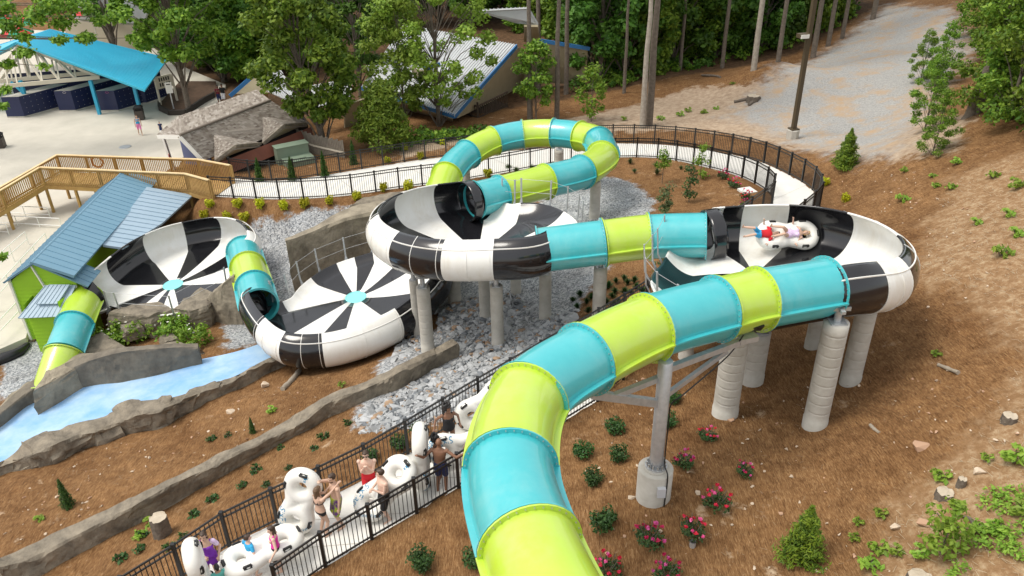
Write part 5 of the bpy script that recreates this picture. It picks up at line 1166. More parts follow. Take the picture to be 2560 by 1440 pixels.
forest([(1400, 60), (1300, 45), (1210, 40), (1120, 25), (1020, 30), (930, 40), (840, 60), (760, 70), (660, 60), (560, 70), (460, 60), (380, 60), (1380, 20), (1500, 50), (1250, 10), (880, 10), (700, 15), (500, 10), (300, 15), (420, 130), (350, 105), (620, 150), (700, 190), (850, 150), (780, 170), (650, 100), (540, 130), (250, 60), (180, 20), (120, 30), (960, 90), (560, 205), (615, 205), (665, 195), (520, 175), (1400, 110), (1480, 90), (1350, 80), (1300, 75), (1440, 60), (1260, 40), (1340, 30), (1420, 30), (1180, 70), (1100, 60), (1000, 70)], [1, 1, 2], 'at the top of the photo behind the buildings')
forest([(2480, 270), (2520, 300), (2560, 260), (2600, 330), (2500, 200), (2550, 180), (2610, 200), (2470, 150), (2530, 110), (2600, 100), (2450, 90), (2500, 50), (2570, 40), (2640, 300), (2640, 150)], [4], 'on the bank at the upper right')
for (u, v, lab) in [(2310, 330, 'slim sapling with tufted leaves at the right edge of the gravel road'), (2345, 215, 'tall thin sapling further up the gravel road edge'), (2300, 205, 'leafy undergrowth bush at the right edge of the gravel road'), (2330, 390, 'bright bushy sapling at the corner of the dirt and mulch'), (1430, 190, 'undergrowth bush at the foot of the pale hall')]:
    put(FT, fu, 4, at(u, v), R8.uniform(0, 6), R8.uniform(.4, .55), lab)
# overhanging branches of a tree off the left edge
t = MB(); c = MB(); tb = Pz(-330, 420, -4.2); fork = np.array([-4.0, 2, 9.]); t.sweep([(0, 0, -.4), (0, 0, 4.5), (.3, 1, 8), (1, 2, 12)], [.4, .34, .28, .15], 10, MT['bark'])
for (u, v, dep, R, n) in [(25, 60, 52, 1.1, 260), (90, 40, 52, 1.3, 300), (160, 55, 53, 1.0, 240), (215, 95, 53, .8, 170), (150, 100, 52, .7, 140), (60, 130, 51, .8, 170), (110, 165, 51, .5, 70), (20, 160, 51, .7, 130), (10, 225, 50, .6, 110), (5, 265, 50, .5, 80), (300, 40, 55, 1.2, 220), (250, 50, 54, .9, 150), (0, 20, 52, 1.4, 300), (130, 10, 52, 1.5, 300), (60, 90, 52, .8, 150), (200, 15, 53, 1.3, 260), (330, 95, 55, .6, 80), (-60, 120, 50, 1.6, 300), (-100, 30, 50, 2, 300), (-150, 200, 49, 1.6, 250), (5, 640, 33, .25, 26)]:
    ctr = Pd(u, v, dep)-tb; st = np.array([.2, .8, max(3, min(11, ctr[2]))]); t.sweep([st, (st+ctr)/2+(0, 0, .5), ctr], [.10, .06, .015], 5, MT['bark']); leaves(c, ctr, (R, R, R*.55), n, .17, LM['tree'], R8, .2, .6)
tree_obj('broadleaf_tree', 'overhanging leafy branches of a tree at the upper left corner', 'tree', t, c, G_T, tb)

# ---------------------------------------------------------------- planted shrubs
def shrub_proto(name, cat, group, build):
    e = empty(name, (0, 0, -50), 0, 'x', cat, group); build(e); return e
def place(proto, used, items, smin=.9, smax=1.1):
    for it in items:
        u, v, sc, lab = it[:4]; o = proto if not used[0] else copy_tree(proto); used[0] = True
        o.location = tuple(at(u, v)); o.rotation_euler = (0, 0, R8.uniform(0, 6.28)); s = sc*R8.uniform(smin, smax); o.scale = (s, s, s*R8.uniform(.92, 1.08)); o['label'] = lab
def b_round(lm, R, H, n, size):
    def f(e):
        c = MB()
        for k in range(9): a = k*2.4; leaves(c, (R*.5*math.cos(a)*R8.uniform(.3, 1), R*.5*math.sin(a), H*(.3+.5*(k/9))), (R*.55, R*.55, H*.38), n//9, size, LM[lm], R8, .5)
        c.build('foliage', parent=e); t = MB(); t.cyl((0, 0, -.1), (0, 0, H*.5), .02, n=5, mat=MT['bark']); t.build('stem', parent=e)
    return f
bx = shrub_proto('boxwood_shrub', 'shrub', 'round dark green shrubs planted in the mulch', b_round('box', .36, .5, 620, .045)); bu = [False]
place(bx, bu, [(1055,1418,1.1,'round dark shrub at the bottom edge between the near fence and the big tube'),(1190,1412,1.0,'round dark shrub touching the left side of the lowest tube section'),(1507,1320,1.0,'round dark shrub right of the lowest turquoise section, nearest the camera there'),(1482,1208,.92,'round dark shrub left of the round concrete base'),(1546,1150,.9,'dark shrub right of its neighbour in the row above the concrete base'),(1456,1142,.9,'dark shrub left of its neighbour, close to the big tube'),(1536,1083,.95,'dark shrub below the end of the left steel arm'),(1668,1066,.85,'dark shrub half hidden behind the steel pole, lower one'),(1682,1006,.75,'dark shrub half hidden behind the steel pole, upper one'),(928,1150,.85,'dark shrub behind the man with red shorts, outside the fence'),(998,1120,.85,'dark shrub with a red tint behind the fence, middle of three'),(1046,1092,.85,'dark shrub behind the fence left of the seated line, upper of three')])
yw = shrub_proto('yellow_shrub', 'shrub', 'small yellow green shrubs planted along the back fence', b_round('yellow', .30, .52, 420, .06)); yu = [False]
place(yw, yu, [(526,517,1,'yellow shrub at the corner of the wooden ramp'),(596,518,1,'second yellow shrub from the wooden ramp in the front row'),(652,520,1,'third yellow shrub from the wooden ramp in the front row'),(711,523,.95,'fourth yellow shrub from the wooden ramp in the front row'),(763,519,1.05,'fifth yellow shrub from the wooden ramp in the front row'),(824,510,1,'sixth yellow shrub from the wooden ramp, left of the boulder'),(893,500,1,'yellow shrub just above the large boulder'),(960,478,.95,'yellow shrub by the inner fence right of the boulder'),(1021,478,1.1,'yellow shrub left of where the tube dives behind the bowl'),(513,548,.95,'yellow shrub touching the rim of the left bowl, left one of the lower row'),(570,550,.95,'yellow shrub touching the rim of the left bowl, middle one of the lower row'),(613,552,1,'yellow shrub right one of the lower row by the left bowl'),(1220,441,.9,'yellow green shrub inside the loop of the tube'),(1052,398,.85,'yellow shrub beyond the outer fence, lower of the right pair'),(970,407,.85,'yellow shrub beyond the outer fence, leftmost there'),(1013,377,.8,'yellow shrub beyond the outer fence, upper middle'),(1107,363,.8,'yellow shrub beyond the outer fence, rightmost there'),(2061,464,.85,'yellow shrub right of the outer fence end, upper left one'),(2114,504,.85,'yellow shrub right of the outer fence, lower right one')])
def b_cone(lm, R, H, n, size, asp=.35):
    def f(e):
        c = MB()
        for k in range(16):
            fz = k/15; rr = R*(1-fz)**.75*(.8+.2*math.sin(k*1.7))+.03
            for q in range(3): a = k*2.1+q*2.09; leaves(c, (rr*.45*math.cos(a), rr*.45*math.sin(a), H*(.05+.93*fz)), (rr*.6, rr*.6, H*.075), int(n/48*(1.3-fz*.7)), size, LM[lm], R8, .5, .9, asp)
        c.build('foliage', parent=e); t = MB(); t.cyl((0, 0, -.1), (0, 0, H*.7), .025, .01, n=5, mat=MT['bark']); t.build('stem', parent=e)
    return f
av = shrub_proto('arborvitae', 'shrub', 'narrow upright evergreen shrubs', b_cone('cedar', .36, 1.55, 2600, .05)); au = [False]
place(av, au, [(650,452,.95,'narrow evergreen left of the green cabinet, nearest the ramp'),(732,450,.95,'narrow evergreen in front of the green cabinet'),(812,440,.95,'narrow evergreen right of the green cabinet by the picket fence'),(885,412,.95,'narrow evergreen left of the big round shrub'),(172,1268,.72,'narrow dark evergreen at the far left in the lower mulch'),(633,1082,.42,'small evergreen cone just above the stone wall')], .97, 1.03)
cn = shrub_proto('young_conifer', 'shrub', 'feathery young conifers', b_cone('conifer', .85, 1.7, 5200, .08, .25)); cu = [False]
place(cn, cu, [(2003,1392,.85,'feathery yellow green conifer at the lower right'),(2112,418,1.05,'young conifer between gravel road and mulch at the upper right')], 1, 1)
def b_rose(e):
    c = MB()
    for k in range(9): a = k*2.4; leaves(c, (.2*math.cos(a)*R8.uniform(.4, 1), .2*math.sin(a), (.10+.2*R8.random())), (.15, .15, .13), 40, .04, LM['rose'], R8, .4)
    c.build('foliage', parent=e); t = MB()
    for k in range(7): a = k*.9; t.cyl((0, 0, -.05), (.2*math.cos(a), .2*math.sin(a), .5), .008, n=4, mat=MT['bark'])
    t.build('stem', parent=e); f = MB()
    for k in range(12): a = k*2.4; q = R8.uniform(.05, .33); leaves(f, (q*math.cos(a), q*math.sin(a), R8.uniform(.42, .62)-q*.5), (.042, .042, .03), 22, .03, MT['petal'] if k % 3 else MT['pinkpetal'], R8, .3, .5, .8)
    f.build('flowers', parent=e)
rs_k = .9
rsp = shrub_proto('rose_bush', 'flowering shrub', 'red flowering rose bushes', b_rose); ru = [False]
place(rsp, ru, [(1767,1100,.95,'small rose bush with few red blooms below the thick front column'),(1708,1168,1.05,'red rose bush right of the top of the steel pole base'),(1861,1188,.8,'smallest red rose bush, alone at the right'),(1790,1270,1.15,'rose bush with many red and pink blooms right of the concrete base'),(1622,1362,1.25,'tall rose bush with the most red blooms, left of the pipe end'),(1731,1340,1.1,'rose bush with pink blooms just above the grey pipe end'),(1517,1440,1.15,'rose bush at the bottom edge right of the lowest tube section'),(1665,1448,1.1,'rose bush cut by the bottom edge below the pipe end'),(1807,448,1.0,'rose bush near the inner fence at the back, left one'),(1833,470,1.1,'rose bush near the inner fence at the back, middle one'),(1863,500,1.0,'rose bush below the pale utility cover'),(1863,520,.8,'rose bush just behind the rim of the near bowl')])
def b_tuft(lm, H, n):
    def f(e):
        c = MB()
        for k in range(n):
            a = R8.uniform(0, 6.28); q = R8.uniform(.02, .8); tip = np.array([q*H*math.cos(a), q*H*math.sin(a), H*R8.uniform(.5, 1)*(1.1-q*.5)]); w_ = np.array([-math.sin(a), math.cos(a), 0])*.016; md_ = tip*np.array([.45, .45, .7])
            c.add([-w_, w_, md_+w_, md_-w_, tip], [(0, 1, 2, 3), (3, 2, 4)], LM[lm])
        c.build('blades', parent=e)
    return f
gt = shrub_proto('grass_clump', 'plant', 'dark grassy clumps in the mulch', b_tuft('box', .33, 90)); gu = [False]
gl = [(1432,755),(1450,742),(1466,760),(1478,748),(1492,765),(1443,772),(1470,783),(1516,760),(1530,745),(1545,757),(1537,735),(1520,722),(1560,735),(1568,712),(1585,707),(1560,702),(1540,708),(1590,722),(1577,735),(1605,735),(1535,770),(1555,778),(1620,715)]
place(gt, gu, [(u, v, 1.0, 'dark grassy clump in the bed right of the lone column') for u, v in gl], .8, 1.15)
sg = shrub_proto('grass_tuft', 'plant', 'pale grass tufts in the mulch', b_tuft('sage', .38, 90)); su = [False]
place(sg, su, [(u, v, 1.0, 'pale grass tuft in the mulch inside the curved fence') for u, v in [(1575,410),(1642,437),(1586,432),(1702,424),(1640,418),(1215,437),(1272,425),(1330,425),(1290,432)]], .8, 1.2)
def b_weed(lm, R, n, size, fl=0):
    def f(e):
        c = MB()
        for k in range(7): a = k*2.4; leaves(c, (R*.5*math.cos(a), R*.5*math.sin(a), R*R8.uniform(.25, .8)), (R*.45, R*.45, R*.35), n//7, size, LM[lm], R8, .2, .7)
        if fl: leaves(c, (0, 0, R*.9), (R*.8, R*.8, R*.4), fl, .03, MT['whitepetal'], R8, .2, .9, .9)
        c.build('foliage', parent=e); t = MB()
        for k in range(4): a = k*1.6; t.cyl((0, 0, -.05), (R*.4*math.cos(a), R*.4*math.sin(a), R*.7), .008, n=4, mat=MT['bark'])
        t.build('stem', parent=e)
    return f
wd = shrub_proto('ground_plant', 'plant', 'small dark plants dotted over the mulch', b_weed('box', .22, 70, .06)); wu = [False]
place(wd, wu, [(u, v, 1.0, 'small dark plant in the mulch between stone wall and fence') for u, v in [(702,1122),(785,1123),(722,1172),(606,1216),(666,1214),(530,1252),(486,1290),(640,1178),(545,1160),(425,1370),(350,1375),(300,1400),(870,1060),(810,1095),(570,1090),(530,1100),(360,1340),(460,1345)]], .7, 1.15)
ws = shrub_proto('weed', 'plant', 'bright weeds on the right slope', b_weed('bright', .26, 60, .075)); wsu = [False]
place(ws, wsu, [(u, v, s_, 'bright green weed on the straw covered right slope') for u, v, s_ in [(2253,505,1.2),(2340,890,.8),(2350,1200,1.1),(2535,1155,1.3),(2200,1290,.8),(2145,1310,.7),(2135,1350,.8),(2195,1380,1.2),(2240,1385,.9),(2300,1390,.9),(2170,1420,1),(2465,1150,.6),(2540,590,1.4),(2500,640,1.3),(2540,470,1.2),(2480,445,1.4),(2520,540,1.3),(2330,445,1),(2375,475,.9),(2260,430,.8),(2550,1285,.9),(2440,1330,1.2),(2490,1330,1.2),(350,1345,1.1),(380,1310,1.0),(100,1300,.9),(680,1030,.7),(855,965,.7),(2390,410,1.1),(2440,560,.9),(2340,470,.8),(1300,350,1.2),(1180,355,1.2),(1760,285,1.4),(1700,290,1.4),(1720,280,1.2),(1650,300,1.2),(1560,300,1.3),(1790,275,1.2),(1830,212,1.2),(1100,358,1.2)]], .8, 1.2)
fw = shrub_proto('flowering_weed', 'plant', 'green plants growing between the rocks', b_weed('weed', .55, 620, .05, 9)); fwu = [False]
place(fw, fwu, [(285,862,1.65,'leftmost tall weed with tiny white flowers on the rocks'),(330,850,1.81,'bushy weed second from left on the rocks'),(375,835,1.65,'bright bushy weed in the middle behind the small boulder'),(412,810,1.65,'upright weed at the top of the rock plants'),(440,845,1.90,'bushy weed right of the small boulder on the rocks'),(490,862,1.65,'rightmost bushy weed on the rocks')], .95, 1.1)
sp = custom(2352, 1382, dict(h=1.25, base=.2, cr=.42, ncl=14, nleaf=34, size=.075, leafm='bright', tr=.018, clr=(.2, .32)), 'leafy_sapling', 'bright maple sapling with star shaped leaves at the lower right', group=None); sp['category'] = 'sapling'
for (u, v, h, lm, lab) in [(1655,458,1.9,'tree','slim young tree with a bare stem inside the curved fence, left one'),(1750,448,1.7,'weed','loose young tree inside the curved fence, right one'),(1722,505,1.8,'box','dense round headed young tree in the mulch inside the fence'),(1664,538,1.4,'sage','grey green young tree nearest the straight tube'),(1660,705,1.3,'sage','thin young tree seen below the straight tube near the bowl')]:
    o = custom(u, v, dict(h=h, base=h*(.45 if lm == 'tree' else .25), cr=.34, ncl=10, nleaf=60, size=.06, leafm=lm, tr=.02, clr=(.22, .34)), 'young_tree', lab, group='young planted trees inside the curved fence')
# ivy and creepers at the lower right and undergrowth along the woods: nobody could count these
m = MB(); pts = scatter([in_px([(2420,1320),(2480,1290),(2620,1260),(2640,1460),(2360,1460),(2380,1400)]), in_px([(2440,1235),(2600,1220),(2600,1290),(2450,1300)])], 430, 21); z = Gv(pts)
for (x, y), zz in zip(pts, z):
    if mnoise.noise((x*1.1, y*1.1, 3)) > .0: leaves(m, (x, y, zz+.12), (.15, .15, .09), 6, .045, LM['bright'], R8, .1, 1.2)
tag(m.build('creeper'), 'bright green creeper covering the lower right slope', 'ground cover', kind='stuff')
m = MB(); pts = scatter([in_px([(1430,235),(1560,215),(1700,180),(1860,150),(2000,110),(2150,40),(2100,0),(1900,60),(1600,120),(1420,180)]), in_px([(1000,345),(1180,330),(1290,322),(1290,340),(1100,362),(990,378)]), in_px([(2430,300),(2560,330),(2640,380),(2640,200),(2450,200)])], 520, 22); z = Gv(pts)
for (x, y), zz in zip(pts, z): s_ = R8.uniform(.3, .8); leaves(m, (x, y, zz+s_*.6), (s_, s_, s_*.7), 46, .15, LM['tree'] if R8.random() < .5 else LM['dark'], R8, .3, .6)
tag(m.build('undergrowth'), 'leafy green undergrowth along the edge of the woods', 'undergrowth', kind='stuff')
# dry straw on the bare bank, a few twigs on the mulch
for nm, poly, n, L0, L1, w_, c1, c2, lab in (('straw', [np.array(REG3['sand'][0])], 2200, .05, .22, .005, (.60, .52, .38), (.34, .26, .16), 'pale dry straw lying on the bare right bank'), ('twigs', [in_px([(1450,1000),(2300,900),(2500,1000),(2200,1440),(1480,1440)]), in_px([(0,1200),(560,1010),(700,960),(860,960),(300,1290),(0,1380)])], 420, .05, .2, .006, (.36, .26, .15), (.16, .10, .06), 'brown twigs and bark bits lying on the mulch')):
    m = MB(); pts = scatter(poly, n, 23); z = Gv(pts)
    for (x, y), zz in zip(pts, z):
        a = R8.uniform(0, 6.28); L = R8.uniform(L0, L1); d = np.array([math.cos(a), math.sin(a), R8.uniform(-.1, .2)])*L; m.bar((x, y, zz+.015), np.array([x, y, zz+.02])+d, w_, w_)
    tag(m.build(nm, mat(nm+' fibre', c1, .9, c2, 3)), lab, nm, kind='stuff')

for o in [o for o in COL.objects if o.get('label') == 'x']:      # prototypes that were never placed
    for c in list(o.children): bpy.data.objects.remove(c)
    bpy.data.objects.remove(o)
# ---------------------------------------------------------------- inflatable double rings
MT['vinyl'] = mat('white vinyl', (.82, .81, .76), .38, (.76, .75, .70), 1.5, coat=.1)
MT['ink'] = mat('blue print', (.05, .24, .42), .5); MT['blackpatch'] = mat('black webbing', (.015, .015, .015), .6)
def remeshed(m, name, mat_, vox, smooth=3, parent=None):
    o = m.build('tmp_shape', mat_); md = o.modifiers.new('r', 'REMESH'); md.mode = 'VOXEL'; md.voxel_size = vox; md.use_smooth_shade = True
    sm_ = o.modifiers.new('s', 'SMOOTH'); sm_.iterations = smooth; sm_.factor = .5
    dg = bpy.context.evaluated_depsgraph_get(); me = bpy.data.meshes.new_from_object(o.evaluated_get(dg)); old = o.data; bpy.data.objects.remove(o); bpy.data.meshes.remove(old)
    me.name = name; me.materials.clear(); me.materials.append(mat_); me.polygons.foreach_set('use_smooth', [True]*len(me.polygons))
    r = bpy.data.objects.new(name, me); COL.objects.link(r)
    if parent is not None: r.parent = parent
    return r
SEP, RR, RT = .54, .315, .20
def ring8():
    m = MB()
    for s in (-1, 1): m.sweep([(s*SEP+RR*math.cos(a), RR*math.sin(a), 0) for a in np.linspace(0, 2*math.pi, 32, endpoint=False)], RT, 16, closed=True)
    for s in (-1, 1): m.sweep([(-.36, s*.30, 0), (0, s*.20, 0), (.36, s*.30, 0)], [RT*.85, RT*.95, RT*.85], 16)
    return remeshed(m, 'ring', MT['vinyl'], .03, 8)
ringme = ring8(); ring_mesh = ringme.data; bpy.data.objects.remove(ringme)
from mathutils.bvhtree import BVHTree
_bm = bmesh.new(); _bm.from_mesh(ring_mesh); ring_bvh = BVHTree.FromBMesh(_bm)
def drop(m, verts, faces, mat_, off=.006, side=1):
    vs_ = []
    for (x, y) in verts:
        h = ring_bvh.ray_cast(Vector((x, y, side*1.)), Vector((0, 0, -side)))
        if h[0] is None: return False
        vs_.append(h[0]+h[1]*off)
    m.add([tuple(v) for v in vs_], faces, mat_); return True
def text_tris(txt, size):
    cu_ = bpy.data.curves.new('t', 'FONT'); cu_.body = txt; cu_.size = size; cu_.align_x = 'CENTER'; cu_.align_y = 'CENTER'; cu_.resolution_u = 2
    o = bpy.data.objects.new('t', cu_); COL.objects.link(o); dg = bpy.context.evaluated_depsgraph_get(); me = bpy.data.meshes.new_from_object(o.evaluated_get(dg))
    V = [(v.co.x, v.co.y) for v in me.vertices]; Fc = [tuple(p.vertices) for p in me.polygons]; bpy.data.objects.remove(o); bpy.data.meshes.remove(me); return V, Fc
SF = text_tris('SixFlags', .24); WW = text_tris('WhiteWater', .13)
def printed(m, T, cx, cy, ang, mat_):
    c, s = math.cos(ang), math.sin(ang); V = [(cx+x*c-y*s, cy+x*s+y*c) for x, y in T[0]]
    for f in T[1]: drop(m, [V[i] for i in f], [tuple(range(len(f)))], mat_)
def double_ring(center, axis, normal, label, plain=False):
    e = empty('inflatable_ring', center, 0, label, 'swim ring', 'white double swim rings carried in the queue')
    a = np.array(axis, float); a /= np.linalg.norm(a); n = np.array(normal, float); n -= a*(n@a); n /= np.linalg.norm(n); b_ = np.cross(n, a)
    Mx = Matrix([[a[i], b_[i], n[i], center[i]] for i in range(3)]+[[0, 0, 0, 1]]); e.matrix_world = Mx
    r = bpy.data.objects.new('ring', ring_mesh); COL.objects.link(r); r.parent = e
    for (x, y, an) in ((-.5, .42, 0), (-.5, -.42, 0), (.5, .42, 0), (.5, -.42, 0), (-.95, 0, 1.57), (.95, 0, 1.57)):
        m = MB(); c, s = math.cos(an), math.sin(an)
        drop(m, [(x+c*px-s*py, y+s*px+c*py) for px, py in ((-.10, -.04), (.10, -.04), (.10, .04), (-.10, .04))], [(0, 1, 2, 3)], MT['blackpatch'], .012)
        if m.v:
            q = np.array(m.v); u = (q[0]+q[3])/2; w_ = (q[1]+q[2])/2; nn = np.array([0, 0, .03]); m.sweep([u, u*.8+w_*.2+nn, u*.2+w_*.8+nn, w_], .03, 6, MT['blackpatch']); m.build('handle', parent=e)
    if not plain:
        m = MB(); printed(m, SF, -.60, .30, math.pi+.2, MT['ink']); printed(m, WW, -.755, -.235, -.785, MT['ink']); drop(m, [(.80, -.10), (.90, -.10), (.90, -.14), (.98, -.07), (.90, 0), (.90, -.04), (.80, -.04)], [(0, 1, 2, 3, 4, 5, 6)], MT['ink'])
        if m.v: m.build('lettering', parent=e)
    return e
# ---------------------------------------------------------------- people
def skin(name, c): return mat(name, c, .5, tuple(x*.88 for x in c), 7, sub=.1)
SK = {'fair': skin('fair skin', (.62, .40, .29)), 'pale': skin('pale skin', (.70, .47, .36)), 'tan': skin('tanned skin', (.42, .24, .15)), 'brown': skin('brown skin', (.24, .12, .07)), 'dark': skin('dark brown skin', (.15, .075, .045))}
HR = {'brown': mat('brown hair', (.05, .028, .016), .5), 'black': mat('black hair', (.012, .01, .01), .5), 'blond': mat('blond hair', (.45, .30, .12), .5), 'lbrown': mat('light brown hair', (.13, .075, .04), .5)}
MT['eye'] = mat('dark eye', (.02, .015, .012), .3); MT['lip'] = mat('lips', (.42, .16, .13), .5)
def cloth(name, c, c2=None, sc=9): return mat(name, c, .8, c2, sc, contrast=.12)
CL = {'red': cloth('red swim cloth', (.55, .01, .02)), 'navy': cloth('navy swim cloth', (.02, .03, .10)), 'black': cloth('black swim cloth', (.012, .012, .014)), 'purple': cloth('purple swim cloth', (.20, .03, .42)), 'lilac': cloth('lilac print cloth', (.62, .42, .68), (.75, .65, .80), 30), 'pink': cloth('hot pink cloth', (.75, .03, .38)), 'blue': cloth('blue cloth', (.03, .35, .65)), 'white': cloth('white cloth', (.75, .75, .78)), 'multi': cloth('lime and purple print cloth', (.38, .48, .03), (.13, .04, .20), 5), 'ltpink': cloth('light pink cloth', (.8, .25, .5)), 'dkred': cloth('dark red cloth', (.16, .015, .03)), 'orchid': cloth('orchid cloth', (.5, .1, .55)), 'teal': cloth('pale teal cloth', (.1, .4, .35))}
def cone(m, a, b, r0, r1, n=12):
    a, b = np.array(a, float), np.array(b, float); d = b-a; L = np.linalg.norm(d); d = d/(L+1e-9)
    P, Q = [], []
    for t in (80, 50, 20): P.append(a-d*r0*math.sin(rad(t))); Q.append(r0*math.cos(rad(t)))
    P += [a+d*L*.5]; Q += [(r0+r1)/2]
    for t in (20, 50, 80): P.append(b+d*r1*math.sin(rad(t))); Q.append(r1*math.cos(rad(t)))
    m.sweep(P, Q, n)
def blob(m, c, r, rot=None):
    n, k = 14, 9; vs_ = []; 
    for i in range(k):
        th_ = math.pi*(i+.5)/k
        for j in range(n):
            ph_ = 2*math.pi*j/n; q = np.array([r[0]*math.sin(th_)*math.cos(ph_), r[1]*math.sin(th_)*math.sin(ph_), r[2]*math.cos(th_)]); vs_.append(np.array(c)+(rot@q if rot is not None else q))
    m.add(vs_, [(i*n+j, i*n+(j+1) % n, (i+1)*n+(j+1) % n, (i+1)*n+j) for i in range(k-1) for j in range(n)]+[tuple(range(n-1, -1, -1)), tuple((k-1)*n+j for j in range(n))])
def ik(a, b, l1, l2, hint):
    a, b, hint = np.array(a, float), np.array(b, float), np.array(hint, float); d = b-a; L = np.linalg.norm(d); Lm = min(L, (l1+l2)*.995); d = d/(L+1e-9); b = a+d*Lm
    x = (l1*l1-l2*l2+Lm*Lm)/(2*Lm); h = math.sqrt(max(0, l1*l1-x*x)); hp = hint-d*(hint@d); hp /= np.linalg.norm(hp)+1e-9; return a+d*x+hp*h, b
def person(label, M_, height=1.75, sk='fair', fem=False, hair='brown', hairlen=0, handL=None, handR=None, footL=(-.11, 0), footR=(.11, 0), lean=(0, 0), headturn=0, wear=(), build=1.0, bald=False, bun=False, beard=False, glasses=False, vox=.0095, lift=(0, 0), curl=.5, feetz=(0, 0), group='people waiting in the queue'):
    """local frame: x right, y forward, z up, feet on z = 0; handL is on -x"""
    S = height/1.75; e = empty('person', (0, 0, 0), 0, label, 'person', group); e.matrix_world = M_
    ax, ay = lean
    def T(p):
        p = np.array(p, float); f = smooth01((p[2]-.92)/.3); q = p-(0, 0, .95); cx, sx = math.cos(ax*f), math.sin(ax*f); q = np.array([q[0], q[1]*cx+q[2]*sx, q[2]*cx-q[1]*sx]); cy, sy = math.cos(ay*f), math.sin(ay*f); q = np.array([q[0]*cy+q[2]*sy, q[1], q[2]*cy-q[0]*sy]); return (q+(0, 0, .95))*S
    k = build; rings = [(.83, .10*k, .085), (.88, (.165 if fem else .155)*k, .115*k), (.96, (.178 if fem else .165)*k, .125*k), (1.05, (.15 if fem else .155)*k, .11*k), (1.13, (.132 if fem else .15)*k, .10*k*k), (1.22, (.142 if fem else .16)*k, .11*k), (1.32, (.155 if fem else .178)*k, .115*k), (1.40, (.155 if fem else .185)*k**.5, .10), (1.455, .10, .075), (1.50, .058, .06)]
    def torso(m, z0, z1, g=1.0, n=18):
        R_s = [r for r in rings if z0-.001 <= r[0] <= z1+.001]; vs_ = []
        for z, rx, ry in R_s:
            for j in range(n): a = 2*math.pi*j/n; vs_.append(T((rx*g*math.cos(a), ry*g*math.sin(a), z)))
        m.add(vs_, [(i*n+j, i*n+(j+1) % n, (i+1)*n+(j+1) % n, (i+1)*n+j) for i in range(len(R_s)-1) for j in range(n)]+[tuple(range(n-1, -1, -1)), tuple((len(R_s)-1)*n+j for j in range(n))])
    b = MB(); torso(b, .83, 1.5); cone(b, T((0, 0, 1.46)), T((0, .015, 1.56)), .056*S, .052*S)
    if fem:
        for s in (-1, 1): blob(b, T((s*.075, .09, 1.27)), np.array([.07, .06, .065])*S)
    hc = T((0, .025, 1.635)); ct, st = math.cos(headturn), math.sin(headturn); Rz = np.array([[ct, -st, 0], [st, ct, 0], [0, 0, 1]])
    Hh = lambda p: hc+Rz@(np.array(p)*S)
    blob(b, Hh((0, 0, .025)), np.array([.076, .095, .10])*S, Rz); blob(b, Hh((0, .02, -.05)), np.array([.058, .07, .068])*S, Rz); cone(b, Hh((0, .088, .015)), Hh((0, .108, -.022)), .010*S, .016*S, 8)
    for s in (-1, 1): blob(b, Hh((s*.077, -.005, -.005)), np.array([.012, .022, .032])*S, Rz)
    A = {}
    for s, hand, nm in ((-1, handL, 'L'), (1, handR, 'R')):
        sh = T((s*.195*k**.5 if not fem else s*.175*k**.5, 0, 1.41))
        tgt = np.array(hand, float)*S if hand is not None else T((s*.25, .06, .86)); el, wr_ = ik(sh, tgt, .30*S, .265*S, np.array([s*.5, -.6, -.6])); A[nm] = (sh, el, wr_)
        blob(b, sh, np.array([.062, .06, .06])*S); cone(b, sh, el, .050*S*k**.5, .040*S); cone(b, el, wr_, .040*S, .026*S)
        d = wr_-el; d /= np.linalg.norm(d); sd_ = np.cross(d, (0, 0, 1)); sd_ = sd_/(np.linalg.norm(sd_)+1e-6) if np.linalg.norm(sd_) > .2 else np.array([0, 1., 0]); up_ = np.cross(sd_, d)
        pc = wr_+d*.05*S; cone(b, wr_, wr_+d*.085*S, .026*S, .034*S, 8); blob(b, pc+d*.015*S, np.array([.034, .034, .026])*S)
        for q, (of, ln) in enumerate(((-.03, .060), (-.010, .072), (.010, .068), (.029, .054))):
            b0_ = wr_+d*.09*S+sd_*of*S; b1_ = b0_+(d*.8-up_*curl*.6)*ln*.55*S; b2_ = b1_+(d*(.8-curl)-up_*curl)*ln*.5*S; cone(b, b0_, b1_, .0105*S, .0095*S, 6); cone(b, b1_, b2_, .0095*S, .008*S, 6)
        t0 = wr_+d*.03*S+sd_*(-s)*.028*S; t1 = t0+(d*.7+sd_*(-s)*.7)*.04*S; cone(b, t0, t1, .012*S, .0105*S, 6); cone(b, t1, t1+(d*.9-up_*.3)*.03*S, .0105*S, .009*S, 6)
    Lg = {}
    for s, ft, nm, fz in ((-1, footL, 'L', feetz[0]), (1, footR, 'R', feetz[1])):
        hp = np.array([s*.088*k, 0, .90])*S; an = np.array([ft[0], ft[1]-.03, .085+fz])*S; kn, an = ik(hp, an, .43*S, .42*S, (0, 1, 0)); Lg[nm] = (hp, kn, an)
        cone(b, hp, kn, (.088 if fem else .084)*S*k, .054*S*k**.5); cone(b, kn, kn*.55+an*.45, .052*S, .055*S); cone(b, kn*.55+an*.45, an, .055*S, .036*S)
        fz_ = an[2]-.05*S; cone(b, (an[0], an[1]-.02*S, fz_+.005*S), (an[0]+s*.02*S, an[1]+.13*S, fz_-.008*S), .036*S, .030*S, 8); cone(b, (an[0]+s*.01*S, an[1]+.10*S, fz_-.01*S), (an[0]+s*.03*S, an[1]+.17*S, fz_-.012*S), .034*S, .022*S, 8)
    body = remeshed(b, 'body', SK[sk], vox*S, 2, e)
    f = MB()
    for s in (-1, 1): blob(f, Hh((s*.032, .083, .012)), np.array([.013, .009, .008])*S, Rz); 
